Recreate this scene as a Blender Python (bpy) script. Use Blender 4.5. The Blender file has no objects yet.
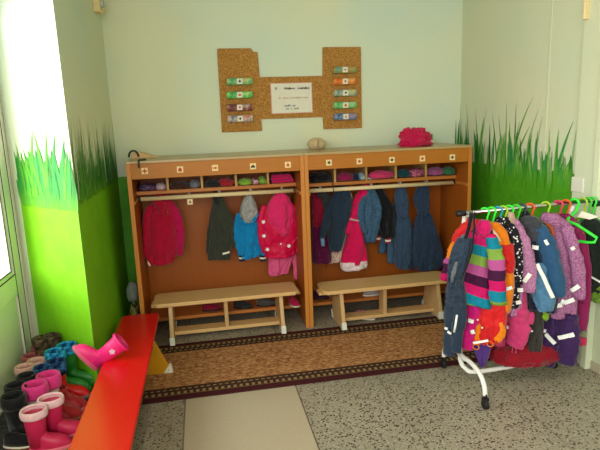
import bpy, math, random
from mathutils import Vector, noise
PI = math.pi
SC = bpy.context.scene
COL = SC.collection

# ------------------------------------------------------------------ camera
CP = Vector((.4968, -3.6755, 1.5177)); YAW, PIT, ROL, FPX = .179, .1931, -.0377, 527.77
FW = Vector((math.sin(YAW)*math.cos(PIT), math.cos(YAW)*math.cos(PIT), -math.sin(PIT)))
R0 = Vector((math.cos(YAW), -math.sin(YAW), 0)); U0 = R0.cross(FW)
RT = R0*math.cos(ROL)+U0*math.sin(ROL); UP = -R0*math.sin(ROL)+U0*math.cos(ROL)
cam = bpy.data.cameras.new('camera'); co = bpy.data.objects.new('camera', cam); COL.objects.link(co)
from mathutils import Matrix
M = Matrix((RT, UP, -FW)).transposed().to_4x4(); M.translation = CP
co.matrix_world = M; cam.sensor_width = 36; cam.lens = 36*FPX/600; cam.clip_start = .05
SC.camera = co

# ------------------------------------------------------------------ light
W = bpy.data.worlds.new('daylight'); SC.world = W; W.use_nodes = True
bg = W.node_tree.nodes['Background']; bg.inputs[0].default_value = (1.0, 1.0, .94, 1); bg.inputs[1].default_value = 1.2
def area(name, loc, rot, sx, sy, power, color=(1, 1, 1)):
    l = bpy.data.lights.new(name, 'AREA'); l.shape = 'RECTANGLE'; l.size = sx; l.size_y = sy; l.energy = power; l.color = color
    o = bpy.data.objects.new(name, l); o.location = loc; o.rotation_euler = rot; COL.objects.link(o); return o
area('door_daylight', (-2.3, -1.5, 1.9), (0, -1.45, 0), 2.4, 2.6, 180, (1, 1, .95))
area('rear_fill', (-.2, -6.2, 2.2), (1.36, 0, -.22), 2.6, 1.8, 85, (1, .97, .90))  # added fill lamp behind the camera, brightens the back wall
area('side_fill', (-1.7, -4.5, 2.1), (1.30, 0, -.95), 2.0, 1.8, 95, (1, .98, .92))  # invented source on the left behind the camera, added to bring out coat folds
SC.view_settings.view_transform = 'Standard'; SC.view_settings.look = 'None'; SC.view_settings.gamma = 1
SC.view_settings.use_curve_mapping = False; SC.view_settings.exposure = 0.15

def bp(ax, c, x, y):                      # point of the plane (axis = c) seen at photo pixel x, y
    d = FW+RT*((x-300)/FPX)-UP*((y-225)/FPX)
    return CP+d*((c-CP[ax])/d[ax])
def bpl(P, n, x, y):
    d = FW+RT*((x-300)/FPX)-UP*((y-225)/FPX)
    return CP+d*((P-CP).dot(n)/d.dot(n))

# ------------------------------------------------------------------ materials
def srgb(c):
    return tuple([(v/12.92 if v <= .04045 else ((v+.055)/1.055)**2.4) for v in [k/255 for k in c[:3]]]+[1])
class NT:
    def __init__(s, name, rough=.6, spec=.3):
        s.m = bpy.data.materials.new(name); s.m.use_nodes = True; s.t = s.m.node_tree
        s.b = s.t.nodes['Principled BSDF']; s.b.inputs['Roughness'].default_value = rough
        s.b.inputs['Specular IOR Level'].default_value = spec
        s.tc = s.n('ShaderNodeTexCoord')
    def n(s, k, **kw):
        x = s.t.nodes.new(k)
        for a, b in kw.items(): setattr(x, a, b)
        return x
    def l(s, a, b): s.t.links.new(a, b)
    def setin(s, sock, v):
        if hasattr(v, 'is_output'): s.l(v, sock)
        else: sock.default_value = v
    def math(s, op, a, b=0.0):
        x = s.n('ShaderNodeMath', operation=op); s.setin(x.inputs[0], a); s.setin(x.inputs[1], b); return x.outputs[0]
    def mix(s, f, a, b):
        x = s.n('ShaderNodeMix', data_type='RGBA'); s.setin(x.inputs[0], f); s.setin(x.inputs[6], a); s.setin(x.inputs[7], b); return x.outputs[2]
    def noise(s, scale, detail=3, rough=.5, vec=None, stretch=None):
        x = s.n('ShaderNodeTexNoise'); x.inputs['Scale'].default_value = scale; x.inputs['Detail'].default_value = detail; x.inputs['Roughness'].default_value = rough
        v = vec or s.tc.outputs['Object']
        if stretch:
            mp = s.n('ShaderNodeMapping'); mp.inputs['Scale'].default_value = stretch; s.l(v, mp.inputs[0]); v = mp.outputs[0]
        s.l(v, x.inputs['Vector']); return x.outputs['Fac']
    def voro(s, scale, feature='F1', out='Distance', vec=None):
        x = s.n('ShaderNodeTexVoronoi', feature=feature); x.inputs['Scale'].default_value = scale; s.l(vec or s.tc.outputs['Object'], x.inputs['Vector']); return x.outputs[out]
    def ramp(s, f, stops, const=False):
        x = s.n('ShaderNodeValToRGB'); e = x.color_ramp.elements
        while len(e) < len(stops): e.new(1)
        for i, (p, c) in enumerate(stops): e[i].position = p; e[i].color = c
        if const: x.color_ramp.interpolation = 'CONSTANT'
        s.l(f, x.inputs[0]); return x.outputs[0]
    def xyz(s):
        x = s.n('ShaderNodeSeparateXYZ'); s.l(s.tc.outputs['Object'], x.inputs[0]); return x.outputs
    def col(s, v): s.setin(s.b.inputs['Base Color'], v)
    def bump(s, h, strength=.3, dist=.01):
        x = s.n('ShaderNodeBump'); x.inputs['Strength'].default_value = strength; x.inputs['Distance'].default_value = dist
        s.l(h, x.inputs['Height']); s.l(x.outputs[0], s.b.inputs['Normal'])
def scl(c, k): return tuple([min(1, v*k) for v in c[:3]]+[1])

def plain(name, c, rough=.5, spec=.4, metal=0, var=.12):
    t = NT(name, rough, spec); c = srgb(c); t.b.inputs['Metallic'].default_value = metal
    t.col(t.mix(t.noise(9, 3), scl(c, 1-var), scl(c, 1+var))); return t.m
def fabric(name, c, rough=.85, weave=.25, sheen=.2, var=.16, bumpscale=16):
    t = NT(name, rough, .15); c = scl(srgb(c), .84)
    t.b.inputs['Sheen Weight'].default_value = sheen
    t.col(t.mix(t.noise(22, 4), scl(c, 1-var), scl(c, 1+var)))
    t.bump(t.math('ADD', t.noise(bumpscale*.7, 3, .55, stretch=(1, 1, .45)), t.math('MULTIPLY', t.noise(bumpscale*2.6, 3), .25)), min(1, weave*2.6), .03); return t.m
def stripes(name, cols, period, off=0, rough=.85, tilt=0):
    t = NT(name, rough, .15); x, y, z = t.xyz()
    z = t.math('ADD', t.math('ADD', z, t.math('MULTIPLY', x, tilt)), t.math('MULTIPLY', t.noise(8, 1), .012))
    f = t.math('FRACT', t.math('ADD', t.math('DIVIDE', z, -period), off)); n = len(cols)
    t.col(t.ramp(f, [(i/n, scl(srgb(c), .8)) for i, c in enumerate(cols)], True)); t.bump(t.noise(11, 3, stretch=(1, 1, .45)), .6, .03); return t.m
def melange(name, a, b, scale=70, lo=.42, hi=.58):
    t = NT(name, .85, .15); t.col(t.ramp(t.noise(scale, 3, .7), [(lo, scl(srgb(a), .85)), (hi, scl(srgb(b), .85))])); t.bump(t.noise(11, 3, stretch=(1, 1, .45)), .6, .03); return t.m
def dots(name, base, dot, scale=38, r=.32):
    t = NT(name, .8, .2); t.col(t.ramp(t.voro(scale), [(0, srgb(dot)), (r, srgb(base))], True)); t.bump(t.noise(11, 3, stretch=(1, 1, .45)), .6, .03); return t.m
def wood(name, a, b, axis=0, scale=4, rough=.4, spec=.28):
    t = NT(name, rough, spec); st = [14, 14, 14]; st[axis] = .9
    f = t.noise(scale, 5, .6, stretch=tuple(st)); g = t.noise(1.3, 2)
    c = t.mix(f, srgb(a), srgb(b)); t.col(t.mix(t.math('MULTIPLY', g, .35), c, scl(srgb(a), .8))); t.bump(f, .05, .005); return t.m

# walls
def wallmat(name, c1, c2):
    t = NT(name, .85, .2); t.col(t.mix(t.ramp(t.noise(.9, 3), [(.35, (0, 0, 0, 1)), (.65, (1, 1, 1, 1))]), srgb(c1), srgb(c2))); t.bump(t.noise(30, 4), .08, .01); return t.m
M_wall = wallmat('wall_paint', (220, 224, 192), (202, 220, 204))
M_wallR = wallmat('wall_paint_right', (214, 216, 184), (204, 214, 186))
M_white = plain('white_gloss_paint', (222, 222, 200), .35, .5, var=.04)
def grasspaint(name, a, b, st=(9, 9, 1.5), blend=True, low=(112, 182, 12)):
    t = NT(name, .6, .35); c = t.mix(t.ramp(t.noise(5, 6, .75, stretch=st), [(.36, (0, 0, 0, 1)), (.66, (1, 1, 1, 1))]), srgb(a), srgb(b))
    if blend:                       # brush strokes run out into the lime field below them
        z = t.math('ADD', t.xyz()[2], t.math('MULTIPLY', t.math('SUBTRACT', t.noise(14, 4, .7, stretch=(1, 1, .3)), .5), .16))
        f = t.ramp(t.math('MULTIPLY', t.math('SUBTRACT', z, 1.04), 6), [(0, (0, 0, 0, 1)), (1, (1, 1, 1, 1))])
        c = t.mix(f, srgb(low), c)
    t.col(c); return t.m
G_base = grasspaint('lime_paint', (108, 180, 8), (124, 192, 18), (1, 1, 1), False)
G_mid = grasspaint('green_brush_paint', (40, 140, 30), (112, 180, 50))
G_dark = grasspaint('dark_green_brush_paint', (22, 106, 32), (56, 142, 48))
G_teal = grasspaint('teal_brush_paint', (20, 116, 56), (70, 168, 62))
G_pale = grasspaint('pale_green_dry_brush', (92, 158, 62), (170, 196, 134))

LR = (80, 158, 22)
WR = [grasspaint('green_paint', (70, 148, 20), (88, 166, 28), (1, 1, 1), False), grasspaint('green_brush', (44, 140, 36), (116, 178, 60), low=LR), grasspaint('dark_green_brush', (24, 106, 36), (62, 142, 54), low=LR), grasspaint('teal_brush', (22, 120, 60), (80, 168, 70), low=LR), grasspaint('pale_green_brush', (92, 158, 62), (170, 196, 134), low=LR)]
# floor
def floor_mat():
    t = NT('terrazzo_floor', .38, .45); x, y, z = t.xyz()
    base = t.mix(t.noise(3, 4), srgb((140, 132, 116)), srgb((166, 156, 138)))
    speck = t.ramp(t.voro(62, out='Distance'), [(.0, (1, 1, 1, 1)), (.30, (1, 1, 1, 1)), (.40, (0, 0, 0, 1))])
    pick = t.ramp(t.noise(30, 2), [(.40, (0, 0, 0, 1)), (.44, (1, 1, 1, 1))])
    c = t.mix(t.math('MULTIPLY', speck, pick), base, srgb((58, 50, 42)))
    sp2 = t.ramp(t.voro(90), [(.0, (1, 1, 1, 1)), (.22, (1, 1, 1, 1)), (.36, (0, 0, 0, 1))])
    c = t.mix(t.math('MULTIPLY', sp2, .55), c, srgb((204, 194, 176)))
    sp3 = t.ramp(t.voro(118), [(.0, (1, 1, 1, 1)), (.22, (1, 1, 1, 1)), (.36, (0, 0, 0, 1))])
    c = t.mix(t.math('MULTIPLY', sp3, .6), c, srgb((76, 66, 56)))
    # one smooth pale slab
    inx = t.math('MULTIPLY', t.math('GREATER_THAN', x, .311), t.math('LESS_THAN', x, .945))
    slab = t.math('MULTIPLY', inx, t.math('LESS_THAN', y, -.5))
    c = t.mix(slab, c, t.mix(t.noise(60, 3), srgb((172, 158, 134)), srgb((186, 172, 150))))
    for X0, wd, st in ((.311, .004, .8), (.945, .004, .9), (-.32, .004, .5), (1.44, .006, .35), (2.07, .006, .35)):
        j = t.math('LESS_THAN', t.math('ABSOLUTE', t.math('SUBTRACT', x, X0)), wd)
        c = t.mix(t.math('MULTIPLY', j, st), c, srgb((92, 78, 58)))
    j = t.math('LESS_THAN', t.math('ABSOLUTE', t.math('SUBTRACT', y, -2.2)), .004)
    c = t.mix(t.math('MULTIPLY', j, .6), c, srgb((92, 78, 58)))
    t.col(c); t.setin(t.b.inputs['Roughness'], t.math('ADD', t.math('MULTIPLY', t.noise(5, 3), .25), .3)); return t.m
M_floor = floor_mat()
def rug_mat():
    t = NT('runner_rug', .95, .05); x, y, z = t.xyz()        # object origin at the middle of the rug; y across, half width .396
    a = t.math('ABSOLUTE', y); d = t.math('SUBTRACT', .396, a)
    body = t.ramp(t.noise(38, 5, .75, stretch=(1, 2.2, 1)), [(.36, srgb((110, 62, 42))), (.5, srgb((182, 126, 80))), (.64, srgb((222, 174, 122)))])
    dark = srgb((66, 44, 38)); mar = srgb((70, 30, 36)); cream = srgb((160, 132, 90))
    def band(lo, hi): return t.math('MULTIPLY', t.math('GREATER_THAN', d, lo), t.math('LESS_THAN', d, hi))
    def tick(per, duty, off=0): return t.math('LESS_THAN', t.math('FRACT', t.math('ADD', t.math('DIVIDE', x, per), off)), duty)
    c = t.mix(band(-.1, .052), body, mar)
    c = t.mix(band(.052, .148), c, dark)
    c = t.mix(t.math('MULTIPLY', band(.060, .088), tick(.036, .5)), c, cream)
    c = t.mix(t.math('MULTIPLY', band(.112, .124), tick(.036, .55, .3)), c, cream)
    c = t.mix(t.math('MULTIPLY', band(.052, .057), .6), c, cream)
    c = t.mix(t.math('MULTIPLY', t.noise(150, 2), .35), c, dark)
    t.col(c); t.bump(t.noise(220, 2), .5, .004); return t.m
M_rug = rug_mat()
M_cork = (lambda t: (t.col(t.ramp(t.noise(95, 5, .75), [(.3, srgb((120, 78, 32))), (.5, srgb((172, 122, 60))), (.7, srgb((206, 162, 96)))])), t.bump(t.noise(90, 3), .4, .006), t.m)[-1])(NT('cork', .95, .1))
M_cab = wood('cherry_veneer_vertical', (168, 92, 28), (148, 74, 18), 2)
M_cabH = wood('cherry_veneer_horizontal', (186, 118, 38), (170, 100, 28), 0)
M_edge = wood('honey_edge_banding', (206, 136, 60), (190, 118, 48), 2)
M_edgeH = wood('honey_edge_banding_horizontal', (192, 120, 54), (176, 104, 44), 0)
M_cabtop = wood('worn_cabinet_top', (184, 158, 108), (168, 140, 90), 0, 3, .3, .6)
M_rail = wood('pale_wood_rail', (234, 214, 166), (222, 200, 150), 0)
M_divr = wood('pale_divider_wood', (206, 164, 100), (192, 148, 84), 2)
M_hook = plain('pale_metal_hook', (206, 204, 192), .4, .5, var=.03)
M_birch = wood('birch_bench_wood', (226, 186, 128), (212, 168, 110), 0, 3)
M_birchV = wood('birch_bench_wood_upright', (212, 174, 122), (196, 154, 102), 2, 3)
M_red = (lambda t: (t.col(t.mix(t.noise(3, 4), srgb((206, 14, 16)), srgb((220, 24, 22)))), t.m)[-1])(NT('red_enamel', .28, .5))
M_yel = wood('ochre_painted_leg', (206, 146, 22), (190, 128, 14), 2)
M_grnp = plain('green_painted_rail', (38, 96, 34), .5)
M_capw = plain('white_plastic_cap', (222, 220, 206), .4, .4, var=.03)
M_black = plain('black_plastic', (20, 20, 22), .45)
M_dark = plain('dark_gasket', (48, 44, 40), .7)
M_steel = plain('steel', (170, 168, 160), .3, .5, .8, .03)
M_chrome = plain('chrome_rail', (200, 200, 200), .18, .5, 1, .02)
M_wtube = plain('white_powder_coat', (226, 226, 222), .35, .4, var=.02)
M_reflect = plain('silver_reflective_tape', (232, 234, 230), .35, .5, var=.02)
M_paper = plain('white_paper', (228, 224, 206), .8, var=.03)
M_ink = plain('dark_print', (40, 40, 46), .8)
M_inkred = plain('red_print', (196, 70, 40), .8)
M_inkor = plain('faded_orange_print', (214, 178, 130), .8)
M_inkbl = plain('blue_grey_print', (90, 120, 136), .8)
M_cream = plain('cream_sticker', (232, 210, 156), .7, var=.04)
def glass():
    m = bpy.data.materials.new('clear_glass'); m.use_nodes = True; t = m.node_tree; t.nodes.clear()
    o = t.nodes.new('ShaderNodeOutputMaterial'); mx = t.nodes.new('ShaderNodeMixShader'); a = t.nodes.new('ShaderNodeBsdfTransparent'); b = t.nodes.new('ShaderNodeBsdfGlossy')
    a.inputs[0].default_value = (.96, .98, .97, 1); b.inputs['Roughness'].default_value = .03; mx.inputs[0].default_value = .06
    t.links.new(a.outputs[0], mx.inputs[1]); t.links.new(b.outputs[0], mx.inputs[2]); t.links.new(mx.outputs[0], o.inputs[0]); return m
M_glass = glass()

# ------------------------------------------------------------------ mesh helpers
class MB:
    def __init__(s): s.v = []; s.f = []; s.mi = []
    def add(s, v, f, mi=0):
        o = len(s.v); s.v += [Vector(p) for p in v]; s.f += [tuple(i+o for i in q) for q in f]; s.mi += [mi]*len(f); return s
    def box(s, a, b, mi=0):
        x0, y0, z0 = a; x1, y1, z1 = b
        return s.add([(x0, y0, z0), (x1, y0, z0), (x1, y1, z0), (x0, y1, z0), (x0, y0, z1), (x1, y0, z1), (x1, y1, z1), (x0, y1, z1)],
                     [(3, 2, 1, 0), (4, 5, 6, 7), (0, 1, 5, 4), (1, 2, 6, 5), (2, 3, 7, 6), (3, 0, 4, 7)], mi)
    def prism(s, pts, vec, mi=0):          # pts: planar outline, vec: extrusion
        n = len(pts); v = [Vector(p) for p in pts]; w = [p+Vector(vec) for p in v]
        return s.add(v+w, [tuple(range(n))[::-1], tuple(range(n, 2*n))]+[(i, (i+1) % n, (i+1) % n+n, i+n) for i in range(n)], mi)
    def rings(s, rs, cap0=True, cap1=True, closed=False, mi=0):
        n = len(rs[0]); v = [p for r in rs for p in r]; f = []
        m = len(rs)
        for i in range(m if closed else m-1):
            for j in range(n):
                a, b = i*n+j, i*n+(j+1) % n; c, d = ((i+1) % m)*n+(j+1) % n, ((i+1) % m)*n+j
                f.append((a, b, c, d))
        if not closed:
            if cap0: f.append(tuple(range(n))[::-1])
            if cap1: f.append(tuple(range((m-1)*n, m*n)))
        return s.add(v, f, mi)
    def tube(s, pts, r, n=10, closed=False, mi=0, flat=1.0):
        pts = [Vector(p) for p in pts]; m = len(pts); rs = []; prev = None
        for i, p in enumerate(pts):
            if closed: t = pts[(i+1) % m]-pts[i-1]
            else: t = pts[min(i+1, m-1)]-pts[max(i-1, 0)]
            t.normalize()
            if prev is None:
                a = Vector((0, 0, 1)) if abs(t.z) < .9 else Vector((1, 0, 0)); u = t.cross(a).normalized()
            else: u = (prev-t*prev.dot(t)).normalized()
            prev = u; w = t.cross(u); rr = r[i] if isinstance(r, (list, tuple)) else r
            rs.append([p+u*(rr*math.cos(2*PI*k/n))+w*(rr*flat*math.sin(2*PI*k/n)) for k in range(n)])
        return s.rings(rs, closed=closed, mi=mi)
    def build(s, name, mats, parent=None, smooth=False, bevel=0, seg=2, sub=0, kind=None):
        me = bpy.data.meshes.new(name); org = Vector((0, 0, 0))
        if parent is not None: org = Vector(parent.get('_o', (0, 0, 0)))
        me.from_pydata([p-org for p in s.v], [], s.f); 
        import bmesh
        b = bmesh.new(); b.from_mesh(me); bmesh.ops.recalc_face_normals(b, faces=b.faces); b.to_mesh(me); b.free()
        for m in (mats if isinstance(mats, (list, tuple)) else [mats]): me.materials.append(m)
        for p, k in zip(me.polygons, s.mi): p.material_index = k; p.use_smooth = smooth
        o = bpy.data.objects.new(name, me); COL.objects.link(o)
        if parent is not None: o.parent = parent; ORG[o.name] = org; o['_o'] = tuple(org)
        if bevel:
            m = o.modifiers.new('bevel', 'BEVEL'); m.width = bevel; m.segments = seg; m.limit_method = 'ANGLE'; m.harden_normals = False
        if sub:
            m = o.modifiers.new('sub', 'SUBSURF'); m.levels = sub; m.render_levels = sub
        if kind: o['kind'] = kind
        return o
ORG = {}
def thing(name, label, cat, loc=(0, 0, 0), rz=0, group=None):
    o = bpy.data.objects.new(name, None); o.empty_display_size = .05; COL.objects.link(o); o.location = loc; o.rotation_euler = (0, 0, rz)
    o['label'] = label; o['category'] = cat; o['_o'] = tuple(loc)
    if group: o['group'] = group
    return o
def tag(o, label, cat, group=None):
    o['label'] = label; o['category'] = cat
    if group: o['group'] = group
    return o
def kids(o): return [c for c in ALL() if c.parent == o]
def ALL(): return list(COL.objects)
def dup(root, loc=None, rot=None, label=None):
    def cp(o, par):
        c = o.copy(); COL.objects.link(c)
        if par: c.parent = par
        for k in list(o.children): cp(k, c)
        return c
    r = cp(root, None)
    if loc is not None: r.location = loc
    if rot is not None: r.rotation_euler = rot
    if label: r['label'] = label
    return r
def struct(name, mb, mats, **kw): return mb.build(name, mats, kind='structure', **kw)
def lerp(a, b, t): return a+(b-a)*t

# ------------------------------------------------------------------ the room
DW, XR, XL, H = .61, 2.705, -.60, 2.85
YB = -5.2
struct('floor', MB().box((XL-.2, YB, -.06), (XR+.2, DW+.1, 0)), M_floor)
struct('ceiling', MB().box((XL-.2, YB, H), (XR+.2, DW+.1, H+.1)), M_white)

# painted walls: blades are strokes of paint on the wall, kept in the wall's own mesh
def blade(mb, P, U, N, s0, z0, s1, z1, w, mi, lift):
    """one brush stroke: from (s0,z0) to (s1,z1), bending, tapering to the tip"""
    n = 7; L = []; R = []
    for i in range(n+1):
        t = i/n; s = lerp(s0, s1, t**1.6); z = lerp(z0, z1, t); ww = w*(1-t**2.2)*(.6+.4*math.sin(min(1, t*2.2)*PI/2))
        if i == n: ww = .0012
        c = P+U*s+Vector((0, 0, z))+N*lift
        L.append(c-U*ww); R.append(c+U*ww)
    v = L+R; mb.add(v, [(i, i+1, i+n+2, i+n+1) for i in range(n)], mi)
def turf(mb, P, U, N, s0, s1, zb, seed, step=.03, amp=.03):
    """base green field with an uneven upper edge"""
    rnd = random.Random(seed); v = []; n = int(abs(s1-s0)/step)+1
    for i in range(n+1):
        s = lerp(s0, s1, i/n); z = zb+rnd.uniform(-amp, amp); v += [P+U*s+N*.0006, P+U*s+Vector((0, 0, z))+N*.0006]
    mb.add(v, [(2*i, 2*i+2, 2*i+3, 2*i+1) for i in range(n)], 1)

WM = [M_wall, G_base, G_mid, G_dark, G_teal, G_pale]
# back wall
b = MB().box((XL-.2, DW, 0), (XR+.1, DW+.1, H)); O = Vector((0, DW, 0)); X = Vector((1, 0, 0)); NB = Vector((0, -1, 0))
turf(b, O, X, NB, -.149, .6, 1.15, 3, amp=.01); turf(b, O, X, NB, 2.0, XR-.001, 1.15, 4)
rnd = random.Random(5)
for i in range(3):
    s = rnd.uniform(2.665, 2.69); blade(b, O, X, NB, s, 1.1, s+rnd.uniform(-.02, .02), rnd.uniform(1.3, 1.5), .01, 3, .001+.0002*i)
struct('wall_back', b, [M_wall]+WR)
# right wall
b = MB().box((XR, YB, 0), (XR+.1, DW+.1, H)); O = Vector((XR, 0, 0)); U = Vector((0, -1, 0)); NR = Vector((-1, 0, 0))
turf(b, O, U, NR, -.609, .86, 1.145, 7, amp=.012)
BL = [(0.61,1.6,0.59,1.28,.005),(0.51,1.61,0.46,1.27,.007),(0.6,1.44,0.6,1.27,.012),(0.36,1.57,0.31,1.25,.009),(0.18,1.57,0.25,1.27,.009),(0.1,1.51,0.03,1.16,.009),(-0.09,1.6,-0.1,1.14,.009),(-0.21,1.58,-0.21,1.14,.011),(-0.26,1.46,-0.2,1.16,.012),(-0.4,1.62,-0.26,1.4,.009),(-0.47,1.54,-0.38,1.37,.009),(-0.38,1.43,-0.24,1.18,.014),(0.01,1.51,-0.04,1.14,.009),(-0.47,1.4,-0.46,1.16,.012),(-0.39,1.37,-0.37,1.13,.016),(0.13,1.44,0.12,1.2,.014),(-0.68,1.41,-0.67,1.16,.016),(-0.81,1.46,-0.71,1.16,.014),(-0.84,1.41,-0.82,1.2,.009),(-0.61,1.3,-0.57,1.14,.032),(-0.81,1.25,-0.8,1.13,.032),(-0.59,1.41,-0.6,1.27,.011),(0.22,1.5,0.27,1.21,.018),(0.37,1.4,0.33,1.18,.021),(-0.14,1.46,-0.15,1.13,.016),(-0.51,1.49,-0.46,1.26,.007),(-0.3,1.26,-0.3,1.13,.025),(0.51,1.46,0.48,1.24,.016),(-0.73,1.28,-0.71,1.14,.043)]
kinds = [3,3,3,2,5,3,2,3,3,2,5,2,2,3,2,3,2,4,5,3,3,5,2,3,2,5,2,3,4]
for i, (ty, tz, by, bz, w) in enumerate(BL):
    zb = min(bz, 1.09) if tz < 1.53 else bz-.14
    sb = by-(ty-by)*.25
    blade(b, O, U, NR, -sb, zb, -ty, tz, w*1.15, kinds[i], .0010+.00008*i)
rnd = random.Random(11)
for i in range(105):
    s = rnd.uniform(-.6, .84); t = (s+.6)/1.44
    hh = rnd.uniform(.05, .24 if t < .75 else .14)*(1.0 if t < .75 else .9)
    blade(b, O, U, NR, s, 1.06-rnd.uniform(0, .05), s+rnd.uniform(-.06, .06), 1.15+hh, rnd.uniform(.010, .028), rnd.choice([2, 3, 5, 2, 4, 5] if t > .25 else [3, 3, 3, 2]), .0036+.00004*i)
struct('wall_right', b, [M_wallR]+WR)
struct('trim_1', MB().box((XR-.006, -.563, 1.21), (XR, -.548, H)), M_wallR, bevel=.002)
struct('door_2', MB().box((XR-.03, -1.05, 0), (XR, -.88, H-.3)).box((XR-.045, -1.10, 0), (XR, -1.05, H-.3)), M_wallR, bevel=.006)
MB().box((XR-.05, -.925, 2.02), (XR-.028, -.895, 2.12)).tube([(XR-.05, -.91, 2.02), (XR-.05, -.91, 2.12)], .008).build('hinge', M_cream, bpy.data.objects['door_2'], bevel=.003)
struct('baseboard_right', MB().box((XR-.012, -5, 0), (XR, DW-.01, .055)), plain('baseboard_paint', (178, 170, 142), .5), bevel=.004)
# splayed pier between the door and the cabinets
A, B_, C_ = Vector((-.15, -.81, 0)), Vector((XL, -.34, 0)), Vector((XL, DW, 0))
b = MB().prism([A, B_, C_, Vector((-.15, DW, 0))], (0, 0, H))
U = (B_-A).normalized(); N = Vector((-(B_-A).y, (B_-A).x, 0)).normalized()
if N.y > 0: N = -N
L1 = (B_-A).length; turf(b, A, U, N, 0, L1-.07, 1.125, 15, amp=.006)
rnd = random.Random(8)
for i in range(120):                        # broad low strokes that close up into a dark mass
    s = rnd.uniform(.01, L1-.10); blade(b, A, U, N, s, 1.10+rnd.uniform(0, .02), min(L1-.06, max(.005, s+rnd.uniform(-.04, .05))), rnd.uniform(1.22, 1.43), rnd.uniform(.020, .040), rnd.choice([4, 4, 2, 4, 3, 2]), .001+.00002*i)
for i, (s0, s1, z, w, k) in enumerate([(.42, .34, 1.55, .016, 2), (.27, .335, 1.54, .016, 2), (.50, .54, 1.47, .010, 2), (.20, .12, 1.53, .016, 4), (.26, .20, 1.55, .012, 2), (.12, .04, 1.50, .018, 4), (.10, .02, 1.44, .012, 2), (.33, .43, 1.44, .018, 2), (.45, .50, 1.42, .016, 2), (.05, .01, 1.38, .012, 4), (.16, .22, 1.43, .014, 4), (.38, .47, 1.38, .02, 2)]):
    blade(b, A, U, N, s0, 1.16, s1, z-.015, w*1.25, k, .0036+.0001*i)
O = Vector((-.15, 0, 0)); U = Vector((0, 1, 0)); N = Vector((1, 0, 0))
turf(b, O, U, N, -.809, DW-.001, 1.155, 21, amp=.006)
rnd = random.Random(9)
for i in range(260):
    s = rnd.uniform(-.80, DW-.01); r = rnd.random()
    blade(b, O, U, N, s, 1.13+rnd.uniform(-.01, .03), min(DW-.01, max(-.8, s+rnd.uniform(-.05, .05))), 1.22+.22*r+rnd.choice([0, 0, .1, .16])*r, rnd.uniform(.004, .010), rnd.choice([3, 3, 3, 2, 2]), .001+.00001*i)
struct('wall_left_pier', b, WM)
# left wall: glazed door, then wall with an opening added for the side fill
struct('wall_left', MB().box((XL-.12, -3.4, 0), (XL, -2.60, H)).box((XL-.12, -5.2, 0), (XL, -3.4, .8)).box((XL-.12, -5.2, 2.7), (XL, -3.4, H)).box((XL-.12, -2.60, 2.35), (XL, -.34, H)), M_wall)
M_dframe = plain('door_paint', (228, 224, 206), .4, .4, var=.04)
b = MB().box((XL-.10, -.385, 0), (XL+.004, -.342, 2.35)).box((XL-.10, -2.60, 0), (XL+.004, -2.56, 2.35)).box((XL-.10, -2.56, 2.31), (XL+.004, -.385, 2.35))
door = struct('door_1', b, M_dframe, bevel=.004)
def leaf(y0, y1, parent):
    st = .105; b = MB(); x0, x1 = XL-.06, XL+.0
    b.box((x0, y1-st, .01), (x1, y1, 2.30)).box((x0, y0, .01), (x1, y0+st, 2.30)).box((x0, y0+st, .60), (x1, y1-st, .72)).box((x0, y0+st, 2.19), (x1, y1-st, 2.30)).box((x0, y0+st, .01), (x1, y1-st, .12)).box((x0+.015, y0+st, .12), (x1-.012, y1-st, .60))
    l = b.build('door_leaf', M_dframe, parent, bevel=.004)
    g = MB()
    for ya, yb in ((y1-st-.004, y1-st+.002), (y0+st-.002, y0+st+.004)): g.box((x1-.001, ya, .12), (x1+.002, yb, 2.19))
    g.box((x1-.001, y0+st, .716), (x1+.002, y1-st, .722)).box((x1-.02, y1-.0005, .01), (x1+.001, y1+.007, 2.3))
    g.box((x1-.012, y1-st-.03, .74), (x1-.008, y1-st-.024, 2.18)).box((x1-.012, y0+st, .74), (x1-.008, y1-st-.024, .746))
    g.build('rubber_gasket', M_dark, parent)
    gb = MB(); 
    for a, c in (((x0+.01, y1-st-.024, .72), (x1-.012, y1-st, 2.19)), ((x0+.01, y0+st, .72), (x1-.012, y0+st+.024, 2.19)), ((x0+.01, y0+st+.024, .72), (x1-.012, y1-st-.024, .742)), ((x0+.01, y0+st+.024, 2.168), (x1-.012, y1-st-.024, 2.19))): gb.box(a, c)
    gb.build('glazing_bead', M_white, parent)
    MB().box((x0+.025, y0+st+.01, .73), (x0+.031, y1-st-.01, 2.18)).build('glass_pane', M_glass, parent)
leaf(-1.44, -.393, door); leaf(-2.555, -1.45, door)
MB().tube([(XL+.0, -1.38, 1.05), (XL+.045, -1.38, 1.05), (XL+.05, -1.36, 1.05), (XL+.05, -1.27, 1.05)], .009).build('door_handle', M_steel, door, smooth=True)

# ------------------------------------------------------------------ runner rug
b = MB(); n = 60; RX0, RX1, RY0, RY1 = -.10, 2.50, -.852, -.060; cx, cy = (RX0+RX1)/2, (RY0+RY1)/2
b.box((RX0, RY0, 0), (RX1, RY1, .008))
rug = b.build('runner_rug', M_rug, bevel=.003)
for v in rug.data.vertices: v.co -= Vector((cx, cy, 0))
rug.location = (cx, cy, 0.0005)
tag(rug, 'long brown patterned runner rug with dark maroon dashed borders in front of the coat cabinets', 'rug')

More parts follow.
